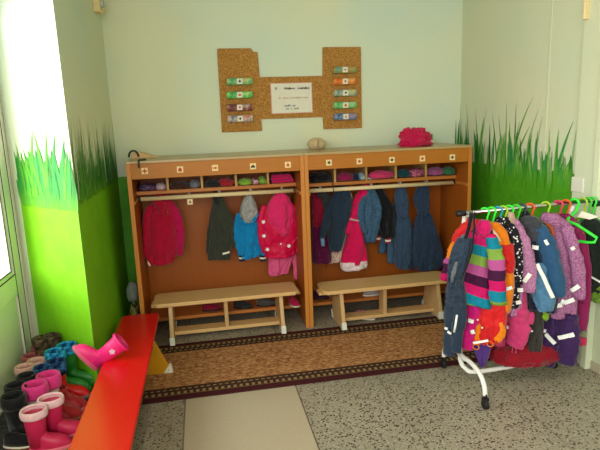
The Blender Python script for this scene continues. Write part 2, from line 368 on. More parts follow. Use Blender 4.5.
# ------------------------------------------------------------------ coat cabinets
ICON = ['plus', 'house', 'fish', 'car', 'tree', 'ring', 'flower', 'ring', 'apple', 'bird']
def icon_poly(kind, c, r):
    pts = {'plus': [(-1, .3), (-.3, .3), (-.3, 1), (.3, 1), (.3, .3), (1, .3), (1, -.3), (.3, -.3), (.3, -1), (-.3, -1), (-.3, -.3), (-1, -.3)],
           'house': [(-.8, -.9), (-.8, .2), (0, 1), (.8, .2), (.8, -.9)],
           'fish': [(-1, .6), (-.4, .1), (.2, .6), (1, 0), (.2, -.6), (-.4, -.1), (-1, -.6)],
           'car': [(-1, -.6), (-1, 0), (-.5, .1), (-.3, .6), (.4, .6), (.6, .1), (1, 0), (1, -.6)],
           'tree': [(-.2, -1), (-.2, -.5), (-.9, -.5), (0, 1), (.9, -.5), (.2, -.5), (.2, -1)]}.get(kind)
    if pts is None:
        k = 10; pts = [((.9 if i % 2 == 0 else .55)*math.cos(2*PI*i/k), (.9 if i % 2 == 0 else .55)*math.sin(2*PI*i/k)) for i in range(k)]
    return [c+Vector((x*r, 0, z*r)) for x, z in pts]
LABX = [[.118, .350, .585, .846, 1.092], [1.389, 1.615, 1.861, 2.097, 2.334]]
DIV = [[.247, .489, .734, .969], [1.479, 1.725, 1.963, 2.209]]
HK = [[.168, .391, .611, .843, 1.08], [1.379, 1.569, 1.789, 2.03, 2.25]]
ZS = [1.048, 1.034]
def cabinet(i, x0, x1, label):
    t = thing('coat_cabinet', label, 'cabinet', (x0, 0, 0), group='wooden coat cabinets'); z1 = 1.3; th = .028; dep = .58
    for a in (x0, x1-th):
        sp = MB().box((a, .004, 0), (a+th, dep, z1-.018)).build('side_panel', M_cab, t, bevel=.002)
        MB().box((a, 0, 0), (a+th, .004, z1-.018)).build('edge_strip', M_edge, sp, bevel=.001)
    MB().box((x0, -.004, z1-.018), (x1, dep, z1)).build('top_panel', M_cabtop, t, bevel=.003)
    f = MB().box((x0+th, .004, 1.178), (x1-th, .024, z1-.018)).build('fascia', M_cabH, t, bevel=.002)
    zs = ZS[i]; rz = zs-.030
    MB().box((x0+th, .47, .095), (x1-th, .485, 1.28)).build('back_panel', M_cab, t)
    MB().box((x0+th, .19, zs), (x1-th, .47, zs+.026)).build('cubby_shelf', M_edgeH, t, bevel=.002)
    for d in DIV[i]: MB().box((d-.009, .19, zs+.026), (d+.009, .47, 1.28)).build('cubby_divider', M_divr, t, bevel=.002)
    MB().box((x0+th, .19, .094), (x1-th, .47, .118)).build('shoe_shelf', M_edgeH, t, bevel=.002)
    MB().tube([(x0+th+.012, .20, rz), (x1-th-.012, .20, rz-.004)], .0155, 14).build('coat_rail', M_rail, t, smooth=True)
    for a, s in ((x0+th, 1), (x1-th, -1)):
        bk = MB().box((min(a, a+s*.010), .004, rz-.012), (max(a, a+s*.010), .225, rz+.012)).build('rail_support', M_edgeH, t, bevel=.002)
        MB().tube([(a+s*.010, .20, rz), (a+s*.024, .20, rz)], .018, 14).build('rail_cup', M_black, t)
    for k, hx in enumerate(HK[i]):
        MB().tube([(hx, .31, zs), (hx, .31, zs-.022), (hx, .306, zs-.040), (hx, .290, zs-.048), (hx, .275, zs-.042), (hx, .270, zs-.028)], .0042, 8).box((hx-.009, .262, zs-.050), (hx+.009, .268, zs-.002)).box((hx-.009, .262, zs-.006), (hx+.009, .315, zs+.001)).build('coat_hook', M_hook, t, smooth=True)
    for k, lx in enumerate(LABX[i]):
        c = Vector((lx, .0035, 1.232-.002*k+(.0 if i == 0 else -.008)))
        s = MB().box((lx-.021, .0015, c.z-.021), (lx+.021, .004, c.z+.021)).build('picture_sticker', M_cream, f)
        # icon kept in the same part as a second material
        ic = MB().prism(icon_poly(ICON[i*5+k], Vector((lx, .0014, c.z)), .0155), (0, .0012, 0))
        ic.build('sticker_picture', [M_inkred, M_inkred, M_inkred, M_ink, M_inkred, M_ink, M_inkred, M_ink, M_inkred, M_ink][i*5+k], f)
    return t
c1 = cabinet(0, 0, 1.2075, 'left cherry-wood coat cabinet with cubbies, beside the green pier')
c2 = cabinet(1, 1.2095, 2.492, 'right cherry-wood coat cabinet with cubbies, carrying the pink cloth pile on top')
# paper tag hanging from the hook under the rail
t = MB().box((.376, .180, .960), (.414, .182, 1.000)).build('paper_tag', M_cream, c1)
MB().prism(icon_poly('tree', Vector((.395, .1796, .980)), .012), (0, .0008, 0)).build('tag_picture', plain('violet_print', (110, 60, 110)), t)

# ------------------------------------------------------------------ things on the cabinets
def crumple(name, c, s, mat, seed=0, amp=.28, freq=3.2, nu=40, nv=24, parent=None, squash=.8):
    b = MB(); rs = []; off = Vector((seed*7.3, seed*3.1, seed*1.7)); c = Vector(c)
    for i in range(1, nv):
        th = PI*i/nv; r = []
        for j in range(nu):
            ph = 2*PI*j/nu; d = Vector((math.sin(th)*math.cos(ph), math.sin(th)*math.sin(ph), math.cos(th)))
            q = d*freq+off; k = 1+amp*.55*noise.noise(q)+amp*.55*(.35-abs(noise.noise(q*1.7)))+amp*.22*noise.noise(q*4)
            p = Vector((d.x*s[0], d.y*s[1], d.z*s[2]))*k
            if p.z < -s[2]*squash: p.z = -s[2]*squash
            r.append(c+p)
        rs.append(r)
    return b.rings(rs).build(name, mat, parent, smooth=True)
F = {}
def fab(key, c, **k):
    if key not in F: F[key] = fabric(key, c, **k)
    return F[key]
o = crumple('cloth_pile', (2.11, .17, 1.352), (.108, .085, .078), fab('magenta_cloth', (206, 20, 78), weave=.6), 9, .75, 2.3, 80, 50, squash=.66); tag(o, 'crumpled magenta-pink cloth pile on top of the right cabinet', 'cloth')
o = crumple('cloth_bundle', (1.39, .40, 1.342), (.075, .06, .050), fab('beige_cloth', (214, 190, 146), weave=.3), 5, .12, 2.2, 40, 26, squash=.82); tag(o, 'small beige rounded bundle on top of the cabinets, near their joint', 'bundle')
MB().tube([Vector((1.39, .335, 1.302))+Vector((.0, 0, 0)), (1.386, .336, 1.325), (1.39, .338, 1.352), (1.392, .35, 1.378)], .006).build('seam', fab('beige_seam', (176, 150, 108)), tag(o, o['label'], 'bundle'))
t = thing('small_box', 'small pale and green box behind the magenta cloth pile', 'box', (2.28, .36, 1.3))
MB().box((2.235, .33, 1.3), (2.335, .40, 1.335)).build('base', M_cream, t, bevel=.003); MB().box((2.24, .335, 1.335), (2.33, .395, 1.385)).build('lid', plain('green_lid', (96, 140, 104)), t, bevel=.004)
t = thing('wooden_wedge', 'flat wooden wedge with a black strap handle on the left cabinet top', 'wedge', (.08, .35, 1.3))
MB().prism([(.0, .33, 1.3), (.19, .33, 1.3), (.05, .33, 1.345), (.0, .33, 1.335)], (0, .12, 0)).build('wedge', M_birch, t, bevel=.003)
MB().tube([Vector((.018+.034*math.cos(a)-.0, .325, 1.312+.045*math.sin(a))) for a in [PI*k/10 for k in range(11)]], .007).build('strap_handle', M_black, t, smooth=True)
o = MB().tube([(.125, .06, 1.306), (.088, .01, 1.306), (.086, -.009, 1.302), (.085, -.010, 1.255)], .0065, 8).build('strap', plain('olive_strap', (60, 66, 40)), smooth=True); tag(o, 'short dark strap hanging over the left cabinet edge above the first sticker', 'strap')

def heap(x0, x1, z, seed, mat, label, name='folded_clothing', cat='clothing', h=.032, y=.20, d=.07, amp=.4):
    w = (x1-x0)/2
    o = crumple(name, ((x0+x1)/2, y, z+h*.72), (w*.9, d*.9, h*.9), mat, seed, amp, 2.6, 36, 18, squash=.55); return tag(o, label, cat, 'clothes in the cubbies')
ZC = 1.075; ZD = 1.061
heap(0.04, 0.175, ZC, 1, melange('violet_grey_knit', (60, 40, 70), (126, 96, 130)), 'violet-grey knitted hat in the first cubby from the left')
heap(0.16, 0.237, ZC, 2, fab('pinkish_white', (206, 176, 190)), 'pale pink scarf at the right end of the first cubby from the left', 'scarf', 'scarf')
heap(0.262, 0.405, ZC, 3, fab('dark_brown_cloth', (66, 40, 34)), 'flat brown cloth in the second cubby from the left', h=.034)
heap(0.395, 0.478, ZC, 4, fab('navy_white', (120, 120, 134)), 'small grey cloth with dark edge in the second cubby from the left', h=.036)
heap(0.5, 0.64, ZC, 5, fab('charcoal_cloth', (36, 34, 40)), 'charcoal cloth in the third cubby from the left', h=.034)
heap(0.6, 0.725, ZC, 6, fab('brick_red_cloth', (176, 36, 46)), 'brick-red cloth in the third cubby from the left', h=.038)
heap(0.745, 0.86, ZC, 7, fab('lime_cloth', (140, 184, 60)), 'lime green hat in the fourth cubby from the left', 'hat', 'hat')
heap(0.84, 0.905, ZC, 8, melange('berry_white', (150, 20, 70), (226, 190, 200), 40), 'berry and white patterned cloth in the fourth cubby from the left')
heap(0.89, 0.96, ZC, 9, fab('lime_cloth', (140, 184, 60)), 'lime green scarf at the right end of the fourth cubby from the left', 'scarf', 'scarf', h=.036)
for k in range(3):
    o = MB().box((1.0, .21, ZC+.001+k*.021), (1.17-.01*k, .38, ZC+.020+k*.021)).build('folded_cloth', fab('hot_pink_cloth', (214, 18, 100)), bevel=.008, seg=3, smooth=True)
    tag(o, ['lowest', 'middle', 'topmost'][k]+' hot pink folded cloth of the stack in the fifth cubby of the left cabinet', 'cloth', 'folded pink cloths')
heap(1.25, 1.465, ZD, 11, fab('black_cloth', (16, 16, 20)), 'black cloth filling the first cubby of the right cabinet', h=.046)
heap(1.49, 1.63, ZD, 12, fab('dark_magenta_cloth', (150, 20, 76)), 'dark magenta cloth in the second cubby of the right cabinet', h=.042)
heap(1.6, 1.67, ZD, 13, fab('navy_cloth', (30, 36, 60)), 'narrow navy cloth in the second cubby of the right cabinet', h=.036)
heap(1.655, 1.715, ZD, 14, fab('light_blue_cloth', (160, 190, 200)), 'light blue cloth at the right of the second cubby of the right cabinet', h=.036)
heap(1.74, 1.945, ZD, 15, fab('rose_cloth', (216, 60, 110)), 'rose pink cloth in the third cubby of the right cabinet', h=.042)
t = thing('baby_shoe', 'small pink and white shoe in the third cubby of the right cabinet', 'shoe', (1.76, .22, ZD))
MB().rings([[Vector((1.79+a*.05*k, .228+.02*c*k, z)) for a, c in [(math.cos(2*PI*j/16), math.sin(2*PI*j/16)) for j in range(16)]] for z, k in ((ZD+.001, 1), (ZD+.012, 1.02), (ZD+.022, .8), (ZD+.028, .5))]).build('upper', fab('white_canvas', (220, 214, 210)), t, smooth=True)
heap(1.975, 2.08, ZD, 17, fab('dark_teal_cloth', (16, 66, 74)), 'dark teal hat in the fourth cubby of the right cabinet', 'hat', 'hat', h=.042)
heap(2.06, 2.2, ZD, 18, melange('pink_pattern', (226, 130, 160), (120, 30, 70), 50), 'pink patterned cloth in the fourth cubby of the right cabinet', h=.042)
heap(2.22, 2.36, ZD, 19, fab('mauve_cloth', (160, 84, 130)), 'mauve cloth in the fifth cubby of the right cabinet', h=.042)
heap(2.33, 2.455, ZD, 20, fab('jade_cloth', (50, 110, 72)), 'jade green hat in the last cubby of the right cabinet', 'hat', 'hat', h=.04)

# ------------------------------------------------------------------ garments
def interp(rows, m):
    out = []; n = len(rows)-1
    for i in range(m+1):
        t = i/m*n; k = min(int(t), n-1); u = t-k
        p0 = rows[max(k-1, 0)]; p1 = rows[k]; p2 = rows[k+1]; p3 = rows[min(k+2, n)]
        out.append([.5*((2*b)+(-a+c)*u+(2*a-5*b+4*c-d)*u*u+(-a+3*b-3*c+d)*u**3) for a, b, c, d in zip(p0, p1, p2, p3)])
    return out
class Plane:
    def __init__(s, P, phi):
        s.P = Vector(P); s.w = Vector((math.cos(phi), math.sin(phi), 0)); s.n = Vector((math.sin(phi), -math.cos(phi), 0))
    def at(s, x, y, d=0): return bpl(s.P+s.n*d, s.n, x, y)
def body(pl, rows, depth, seed, folds=5, amp=.10, d=0, hem=True, m=34, N=72, topd=.45):
    """closed cloth body following rows (py, pxl, pxr) in the plane pl; a lofted tube with folds"""
    rs = []; rr = interp([list(map(float, r)) for r in rows], m); off = Vector((seed*5.7, seed*2.3, 0))
    for i, (y, xl, xr) in enumerate(rr):
        t = i/m; A_ = pl.at(xl, y, d); B2 = pl.at(xr, y, d); c = (A_+B2)/2; a = max((B2-A_).length/2, .004)
        bb = min(depth*(topd+(1-topd)*min(1, t*2.2)), a*1.3); r = []
        for j in range(N):
            th = 2*PI*j/N; cu, sv = math.cos(th), math.sin(th)
            cu = math.copysign(abs(cu)**.85, cu); sv2 = math.copysign(abs(sv)**.85, sv)
            nz = noise.noise(Vector((cu*1.6, sv*1.6, t*4))+off)
            ft = min(1, .25+t*1.1)
            fold = 1+ft*amp*(3.4*(abs(math.sin(.5*folds*th+seed+.9*math.sin(t*3+seed)+1.6*nz))-.62)+1.6*(abs(math.sin((folds+1.5)*th-seed+1.2*math.sin(t*5)+2.5*nz))-.6))+.30*nz*ft
            f2 = 1+.03*ft*nz
            wr = .006*noise.noise(Vector((cu*3+t*3, sv*3, t*12))+off)
            r.append(c+pl.w*(a*cu*f2)+pl.n*(bb*sv2*fold+wr*4*ft*.5)+Vector((0, 0, .006*math.sin(2*th+seed)*t)))
        rs.append(r)
    if hem:
        c = sum(rs[-1], Vector())/N; rs.append([c+(p-c)*.9+Vector((0, 0, .004)) for p in rs[-1]]); rs.append([c+(p-c)*.8+Vector((0, 0, .035)) for p in rs[-1]])
    return MB().rings(rs)
def sleeve(pl, pts, r, d=0, seed=0, flat=.62, N=26):
    """pts: (px, py) along the arm; r: radii in metres"""
    n = len(pts); rows = [[float(p[0]), float(p[1]), float(r[i] if isinstance(r, (list, tuple)) else r)] for i, p in enumerate(pts)]
    rr = interp(rows, 16); P = [pl.at(a, b, d) for a, b, c in rr]; rs = []
    for i, p in enumerate(P):
        t = (P[min(i+1, 16)]-P[max(i-1, 0)]).normalized(); u = t.cross(pl.n).normalized(); k = 1+.10*noise.noise(Vector((i*.9, seed*3.3, 0)))+.05*math.sin(i*1.9+seed)
        ring = []
        for j in range(N):
            th = 2*PI*j/N; kk = k*(1+.14*noise.noise(Vector((math.cos(th)*1.5, math.sin(th)*1.5, i*.45+seed)))+.16*(abs(math.sin(1.5*th+seed+.25*i))-.6)+.05*math.sin(i*2.3+math.cos(th)*2+seed))
            if i == 0: kk *= .6
            ring.append(p+u*(rr[i][2]*math.cos(th)*kk)+pl.n*(rr[i][2]*flat*math.sin(th)*kk))
        rs.append(ring)
    c = sum(rs[-1], Vector())/N; rs.append([c+(p-c)*.85 for p in rs[-1]]); rs.append([c+(p-c)*.8-(P[-1]-P[-2]).normalized()*.02 for p in rs[-1]])
    return MB().rings(rs)
def band(pl, p0, p1, d, h=.018, curve=.01):
    """tape lying on the cloth between two photo points, bulging forward"""
    A_ = pl.at(*p0, d); B2 = pl.at(*p1, d); n = 8; v = []; t = (B2-A_).normalized(); up = t.cross(pl.n).normalized()*h/2
    f0 = []; 
    for i in range(n+1):
        u = i/n; c = A_.lerp(B2, u)+pl.n*(curve*math.sin(PI*u)); f0 += [c-up, c+up, c-up-pl.n*.006, c+up-pl.n*.006]
    fc = []
    for i in range(n):
        a = i*4; b_ = a+4; fc += [(a, b_, b_+1, a+1), (a+2, a+3, b_+3, b_+2), (a, a+2, b_+2, b_), (a+1, b_+1, b_+3, a+3)]
    fc += [(0, 1, 3, 2), (n*4, n*4+2, n*4+3, n*4+1)]
    return MB().add(f0, fc)
def cuffring(pl, p, q, r, d=0, flat=.75): return MB().rings([[c+Vector((0, 0, 0))+u*(r*math.cos(2*PI*k/18))+pl.n*(r*flat*math.sin(2*PI*k/18)) for k in range(18)] for c, u in (lambda A_, B2: [(A_.lerp(B2, s), ((B2-A_).normalized()).cross(pl.n).normalized()) for s in (0, .5, 1)])(pl.at(*p, d), pl.at(*q, d))])

def garment(name, label, cat, pl, hang, group): 
    h = pl.at(*hang); return thing(name, label, cat, h, 0, group)
P0 = Plane((0, .305, 0), 0); PBK = Plane((0, .375, 0), 0); PF = Plane((0, .275, 0), 0)
GL = 'children coats hanging in the left cabinet'; GR = 'children coats hanging in the right cabinet'

# A crimson fleece
t = garment('childs_jacket', 'crimson hooded fleece jacket, first on the left in the left cabinet', 'jacket', P0, (160, 192), GL)
crim = fab('crimson_fleece', (188, 14, 56), weave=.35); mag = fab('magenta_quilt', (196, 14, 84), bumpscale=30, weave=.6)
body(P0, [(195, 157, 166), (200, 153, 171), (208, 150, 175), (222, 148, 177), (240, 147, 177), (256, 147, 176), (263, 148, 174)], .055, 1, 6).build('body', crim, t, smooth=True)
sleeve(P0, [(152, 206), (147, 218), (147, 238), (148, 258)], [.026, .03, .028, .024], .02, 1).build('sleeve', crim, t, smooth=True)
sleeve(P0, [(170, 203), (177, 217), (180, 236), (180, 255)], [.028, .036, .036, .026], .02, 2).build('sleeve', mag, t, smooth=True)['label'] = 'magenta quilted sleeve'
body(P0, [(193, 157, 165), (199, 153, 171), (206, 154, 172), (214, 158, 170)], .05, 3, 3, d=.03).build('hood', crim, t, smooth=True)
band(P0, (148, 261), (150, 266), .03, .012).build('label_tag', M_paper, t)
# B olive jacket
t = garment('childs_jacket', 'dark olive jacket hung by its collar, second in the left cabinet', 'jacket', P0, (217, 186), GL); oli = fab('olive_cloth', (58, 62, 52))
body(P0, [(190, 214, 219), (198, 213, 223), (208, 212, 227), (220, 211, 231), (236, 210, 232), (250, 208, 231), (259, 208, 230)], .05, 4, 5).build('body', oli, t, smooth=True)
sleeve(P0, [(219, 202), (228, 216), (233, 232), (235, 247)], [.016, .028, .028, .022], .02, 4).build('sleeve', oli, t, smooth=True)
sleeve(P0, [(215, 202), (212, 220), (210, 240), (209, 254)], [.016, .022, .024, .02], -.02, 5).build('sleeve', oli, t, smooth=True)
band(P0, (222.5, 254), (229.5, 252), .064, .014, .004).build('reflective_patch', M_paper, t); body(P0, [(189, 214, 219), (196, 212, 221), (204, 214, 221)], .035, 3, 3, d=.012).build('collar', fab('olive_dark', (40, 42, 36)), t, smooth=True)
# C blue jacket
t = garment('childs_jacket', 'bright blue jacket with a grey hood, third in the left cabinet', 'jacket', P0, (250, 188), GL)
blu = fab('cyan_blue_cloth', (10, 132, 196)); gry = melange('grey_jersey', (150, 150, 150), (176, 176, 172)); nav = fab('navy_knit', (20, 34, 70))
body(P0, [(211, 240, 256), (217, 237, 259), (230, 237, 262), (244, 239, 262), (254, 239, 260), (257, 240, 259)], .05, 7, 5).build('body', blu, t, smooth=True)
body(P0, [(193, 247, 251), (199, 243, 254), (208, 240, 257), (216, 240, 258), (221, 243, 255)], .055, 8, 3, .06, d=.028).build('hood', gry, t, smooth=True)
band(P0, (240, 221), (250, 224), .07, .02).build('hood_trim', blu, t); band(P0, (250, 224), (258, 214), .07, .02).build('hood_trim', blu, t)
for pp, rr_ in (([(240, 213), (237, 228), (239, 244), (242, 257)], 1), ([(258, 213), (263, 228), (264, 244), (263, 257)], 2)):
    sleeve(P0, pp, [.022, .03, .028, .022], .024, 10+rr_).build('sleeve', blu, t, smooth=True)
    e = pp[-1]; s_ = cuffring(P0, (e[0], e[1]-2), (e[0], e[1]+4), .024, .024).build('cuff', nav, t, smooth=True)
    cuffring(P0, (e[0], e[1]), (e[0], e[1]+1.6), .0255, .024).build('cuff_stripe', M_paper, t, smooth=True)
# E light pink jacket below the raincoat
t = garment('childs_jacket', 'plain light pink jacket showing below the flowered raincoat', 'jacket', PBK, (283, 200), GL); lp = fab('light_pink_cloth', (240, 98, 150))
body(PBK, [(215, 272, 292), (235, 268, 296), (250, 268, 294), (262, 268, 292), (270, 268, 289), (274, 269, 288)], .045, 12, 5).build('body', lp, t, smooth=True)
sleeve(PBK, [(293, 228), (294, 245), (296, 262), (297, 279)], [.03, .033, .03, .024], .03, 13).build('sleeve', lp, t, smooth=True)
band(PBK, (279, 256), (279.5, 276), .055, .006, .002).build('zipper', fab('zip_pink', (210, 70, 120)), t)
# D pink flowered raincoat
t = garment('childs_raincoat', 'bright pink hooded raincoat with white flowers, rightmost in the left cabinet', 'raincoat', P0, (281, 188), GL)
rp = fab('raincoat_pink', (218, 18, 76), rough=.4, sheen=0, weave=.3); rpl = fab('raincoat_lining', (232, 44, 110)); MFl = plain('white_flower_print', (240, 236, 232), .6)
body(P0, [(203, 272, 290), (207, 262, 298), (218, 260, 299), (234, 260, 299), (246, 263, 298), (256, 265, 295)], .06, 14, 6, .06, d=.02).build('body', rp, t, smooth=True)
body(P0, [(192, 277, 284), (198, 271, 289), (208, 267, 293), (220, 268, 293), (229, 273, 290), (235, 279, 286)], .06, 15, 4, .10, d=.05).build('hood', rpl, t, smooth=True)
sleeve(P0, [(293, 205), (299, 220), (299, 238), (298, 253)], [.02, .026, .026, .022], .03, 16).build('sleeve', rp, t, smooth=True)
sleeve(P0, [(265, 205), (261, 220), (262, 238), (266, 252)], [.02, .028, .028, .024], .05, 17).build('sleeve', rp, t, smooth=True)
def flower(pl, px, py, d, r, parent, mi=MFl):
    c = pl.at(px, py, d); pts = [c+pl.w*(r*(1 if k % 2 else .62)*math.cos(PI*k/5+.3))+Vector((0, 0, r*(1 if k % 2 else .62)*math.sin(PI*k/5+.3))) for k in range(10)]
    MB().prism(pts, pl.n*-.01).build('flower_print', mi, parent, bevel=.0015)
for px, py, r, d in ((263.5, 222, .017, .085), (264, 236, .017, .085), (267.5, 249.5, .017, .085), (275, 234, .009, .088), (281, 244, .009, .09), (289, 246, .017, .085), (296, 238, .009, .065)): flower(P0, px, py, d, r, t)

# right cabinet
t = garment('childs_dress', 'maroon and plum long garment, leftmost in the right cabinet', 'dress', PBK, (318, 182), GR)
body(PBK, [(188, 314, 319), (197, 312, 322), (212, 312, 325), (226, 312, 326)], .035, 20, 4).build('bodice', fab('crimson_dark', (160, 16, 56)), t, smooth=True)
body(PBK, [(223, 312, 324), (236, 312, 327), (250, 312, 330), (262, 312, 332)], .045, 21, 6, .14).build('skirt', fab('plum_cloth', (104, 16, 72)), t, smooth=True)
t = garment('childs_jacket', 'dark charcoal jacket hung between the maroon dress and the navy jacket', 'jacket', P0, (321, 181), GR); ch = fab('charcoal_jersey', (54, 56, 56))
body(P0, [(185, 318, 324), (193, 319, 329), (205, 323, 334), (220, 326, 336), (236, 328, 336)], .04, 22, 4, d=-.02).build('body', ch, t, smooth=True)
body(P0, [(184, 317, 323), (190, 316, 326), (198, 319, 328)], .032, 23, 3, d=.0).build('collar', ch, t, smooth=True)
t = garment('childs_shirt', 'beige and pink flower-patterned garment behind the pink dress coat', 'shirt', PBK, (346, 186), GR); pat = dots('beige_floral', (206, 186, 164), (170, 84, 96), 60, .3)
body(PBK, [(188, 344, 349), (200, 343, 353), (216, 341, 351), (234, 339, 350), (250, 332, 349), (262, 328, 346)], .035, 24, 5).build('body', pat, t, smooth=True)
sleeve(PBK, [(349, 200), (351, 215), (350, 232)], [.018, .024, .02], .035, 24).build('sleeve', pat, t, smooth=True)
t = garment('childs_dress_coat', 'hot pink dress coat with white lace-patterned hem in the right cabinet', 'coat', P0, (369, 179), GR); hp = fab('hot_pink_coat', (222, 16, 90))
body(P0, [(184, 363, 371), (194, 356, 371), (206, 350, 369), (216, 349, 364), (224, 348, 362), (236, 347, 363), (250, 343, 366), (264, 340, 367)], .052, 25, 6, .12).build('body', hp, t, smooth=True)
body(P0, [(261, 340, 367), (265, 340, 367.5), (269, 342, 366)], .056, 25, 6, .12, m=5, topd=1).build('hem_band', dots('white_hem_print', (232, 214, 216), (180, 50, 90), 90, .25), t, smooth=True)
sleeve(P0, [(366, 190), (360, 204), (352, 220), (348, 234)], [.022, .028, .026, .022], .045, 26).build('sleeve', hp, t, smooth=True)
band(P0, (350, 219), (360, 221), .062, .012).build('bow_belt', fab('silver_belt', (200, 170, 170)), t)
t = garment('childs_jacket', 'dark navy-teal jacket hung crooked, left half of the right cabinet', 'jacket', PF, (341, 180), GR); nt = fab('navy_teal_cloth', (38, 56, 76))
body(PF, [(184, 337, 344), (193, 334, 350), (204, 331, 352), (216, 330, 350), (228, 328, 346), (240, 328, 344), (250, 330, 341)], .05, 27, 5, .12).build('body', nt, t, smooth=True)
sleeve(PF, [(335, 196), (329, 210), (325, 226), (322, 238)], [.024, .03, .028, .022], .01, 27).build('sleeve', nt, t, smooth=True)
sleeve(PF, [(348, 198), (345, 214), (340, 232), (336, 250)], [.026, .036, .034, .024], .035, 28).build('sleeve', nt, t, smooth=True)
sleeve(PF, [(323, 234), (322.5, 240), (323, 246)], [.014, .016, .014], .01, 29).build('cuff', fab('pale_blue_cuff', (120, 160, 200)), t, smooth=True)
t = garment('childs_jacket', 'mid blue denim jacket, centre of the right cabinet', 'jacket', PF, (371, 181), GR); dn = melange('denim', (48, 78, 108), (78, 112, 142), 120)
body(PF, [(187, 366, 373), (196, 362, 378), (208, 361, 380), (222, 362, 379), (236, 364, 377), (242, 366, 375)], .045, 30, 4).build('body', dn, t, smooth=True)
sleeve(PF, [(365, 196), (361, 208), (362, 222), (366, 234)], [.02, .026, .026, .02], .028, 31).build('sleeve', dn, t, smooth=True)
sleeve(PF, [(377, 198), (379, 212), (376, 228), (373, 241)], [.02, .026, .026, .022], .028, 32).build('sleeve', dn, t, smooth=True)
t = garment('childs_jacket', 'black jacket with red and white cuffs, centre of the right cabinet', 'jacket', P0, (377, 179), GR); bk = fab('black_jersey', (18, 20, 26)); rc = fab('red_cuff', (180, 30, 44))
body(P0, [(182, 370, 378), (190, 370, 383), (202, 373, 389), (216, 377, 393), (230, 379, 394), (237, 380, 394)], .045, 33, 4).build('body', bk, t, smooth=True)
for pp, s_ in (([(378, 200), (379, 214), (378, 226), (378, 238)], 1), ([(384, 196), (391, 210), (391, 226), (388, 240)], 2)):
    sleeve(P0, pp, [.02, .026, .026, .022], .03 if s_ == 2 else -.01, 33+s_).build('sleeve', bk, t, smooth=True)
    e = pp[-1]; dd = .03 if s_ == 2 else -.01
    cuffring(P0, (e[0], e[1]-2.5), (e[0], e[1]+3), .0235, dd).build('cuff', rc, t, smooth=True); cuffring(P0, (e[0], e[1]-.5), (e[0], e[1]+1.3), .025, dd).build('cuff_stripe', M_paper, t, smooth=True)
t = garment('childs_jeans', 'blue jeans showing their leg ends below the black jacket', 'jeans', PBK, (390, 200), GR)
body(PBK, [(205, 382, 395), (222, 381, 396), (236, 381, 396)], .03, 36, 3).build('waist', dn, t, smooth=True)
sleeve(PBK, [(386, 228), (383, 242), (382, 253)], [.028, .03, .028], .0, 36).build('leg', dn, t, smooth=True); sleeve(PBK, [(392, 228), (391, 246), (391, 263)], [.028, .032, .030], .015, 37).build('leg', dn, t, smooth=True)
sb = fab('slate_blue_cloth', (54, 78, 106)); sb2 = fab('slate_navy_cloth', (42, 62, 90))
t = garment('childs_overall', 'slate blue hooded overall, second from the right in the right cabinet', 'overall', P0, (400, 180), GR)
body(P0, [(212, 397, 407), (222, 396, 410), (236, 395, 411), (252, 395, 411), (262, 395, 410), (268, 397, 409)], .05, 40, 5).build('body', sb, t, smooth=True)
body(P0, [(184, 399, 403), (190, 396, 406), (200, 395, 408), (210, 396, 408), (217, 398, 407)], .05, 41, 3, d=.018).build('hood', sb, t, smooth=True)
sleeve(P0, [(408, 217), (412, 234), (413, 252), (413, 270)], [.016, .02, .02, .018], .0, 42).build('sleeve', sb2, t, smooth=True)
t = garment('childs_overall', 'slate blue hooded overall, rightmost garment in the right cabinet', 'overall', P0, (424, 179), GR)
body(P0, [(211, 417, 428), (220, 417, 432), (236, 416, 437), (252, 416, 440), (262, 416, 441), (269, 418, 439)], .055, 43, 6, .12).build('body', sb2, t, smooth=True)
body(P0, [(183, 421, 427), (190, 416, 429), (200, 414, 429), (208, 416, 429), (215, 418, 428)], .05, 44, 3, d=.02).build('hood', sb2, t, smooth=True)
sleeve(P0, [(429, 214), (434, 232), (439, 250), (441, 266)], [.018, .026, .028, .024], .03, 45).build('sleeve', sb2, t, smooth=True)
sleeve(P0, [(418, 216), (416, 234), (416, 252), (418, 266)], [.018, .024, .026, .022], .03, 46).build('sleeve', sb2, t, smooth=True)
pts = [bp(1, .24, 330, 174), bp(1, .185, 331.5, 177), bp(1, .17, 333, 186), bp(1, .165, 334, 196), bp(1, .15, 333.5, 215), bp(1, .14, 330, 240), bp(1, .14, 326, 268)]
o = MB().tube([Vector(p) for p in interp([list(p) for p in pts], 24)], .0032, 8).build('cord', M_black, smooth=True); tag(o, 'thin dark cord dangling from the first cubby of the right cabinet', 'cord')

# things on the lower shelves
def slipper(name, label, loc, rz, mat, solemat, L=.15, group='shoes under the cabinets'):
    t = thing(name, label, 'shoe', (0, 0, 0), 0, group)
    def ring(z, k, x0, x1, w):
        return [Vector(((x0+x1)/2+(x1-x0)/2*math.cos(a), w*math.sin(a)*(1+.18*math.cos(a)), z)) for a in [2*PI*j/24 for j in range(24)]]
    MB().rings([ring(0, 1, 0, L, .030), ring(.006, 1, -.003, L+.003, .033), ring(.012, 1, 0, L, .031)]).build('sole', solemat, t, smooth=True)
    MB().rings([ring(.012, 1, 0, L, .030), ring(.03, 1, .002, L-.006, .029), ring(.042, 1, .004, L*.8, .026), ring(.055, 1, .004, L*.52, .021), ring(.06, 1, .006, L*.50, .018), ring(.045, 1, .012, L*.46, .013)]).build('upper', mat, t, smooth=True)
    t.location = loc; t.rotation_euler = (0, 0, rz); return t
slipper('childs_slipper', 'pink slipper on the floor under the right birch bench', (1.60, .10, 0), -.6, fab('dusty_pink', (200, 110, 120)), M_paper)
slipper('childs_shoe', 'pale shoe on the shelf behind the right birch bench', (1.70, .24, .118), .1, fab('grey_white', (176, 170, 176)), M_paper)
slipper('childs_shoe', 'dark shoe on the left cabinet shelf, behind the bench right of its centre board', (.66, .26, .118), -.2, fab('dark_shoe', (44, 44, 44)), M_black)
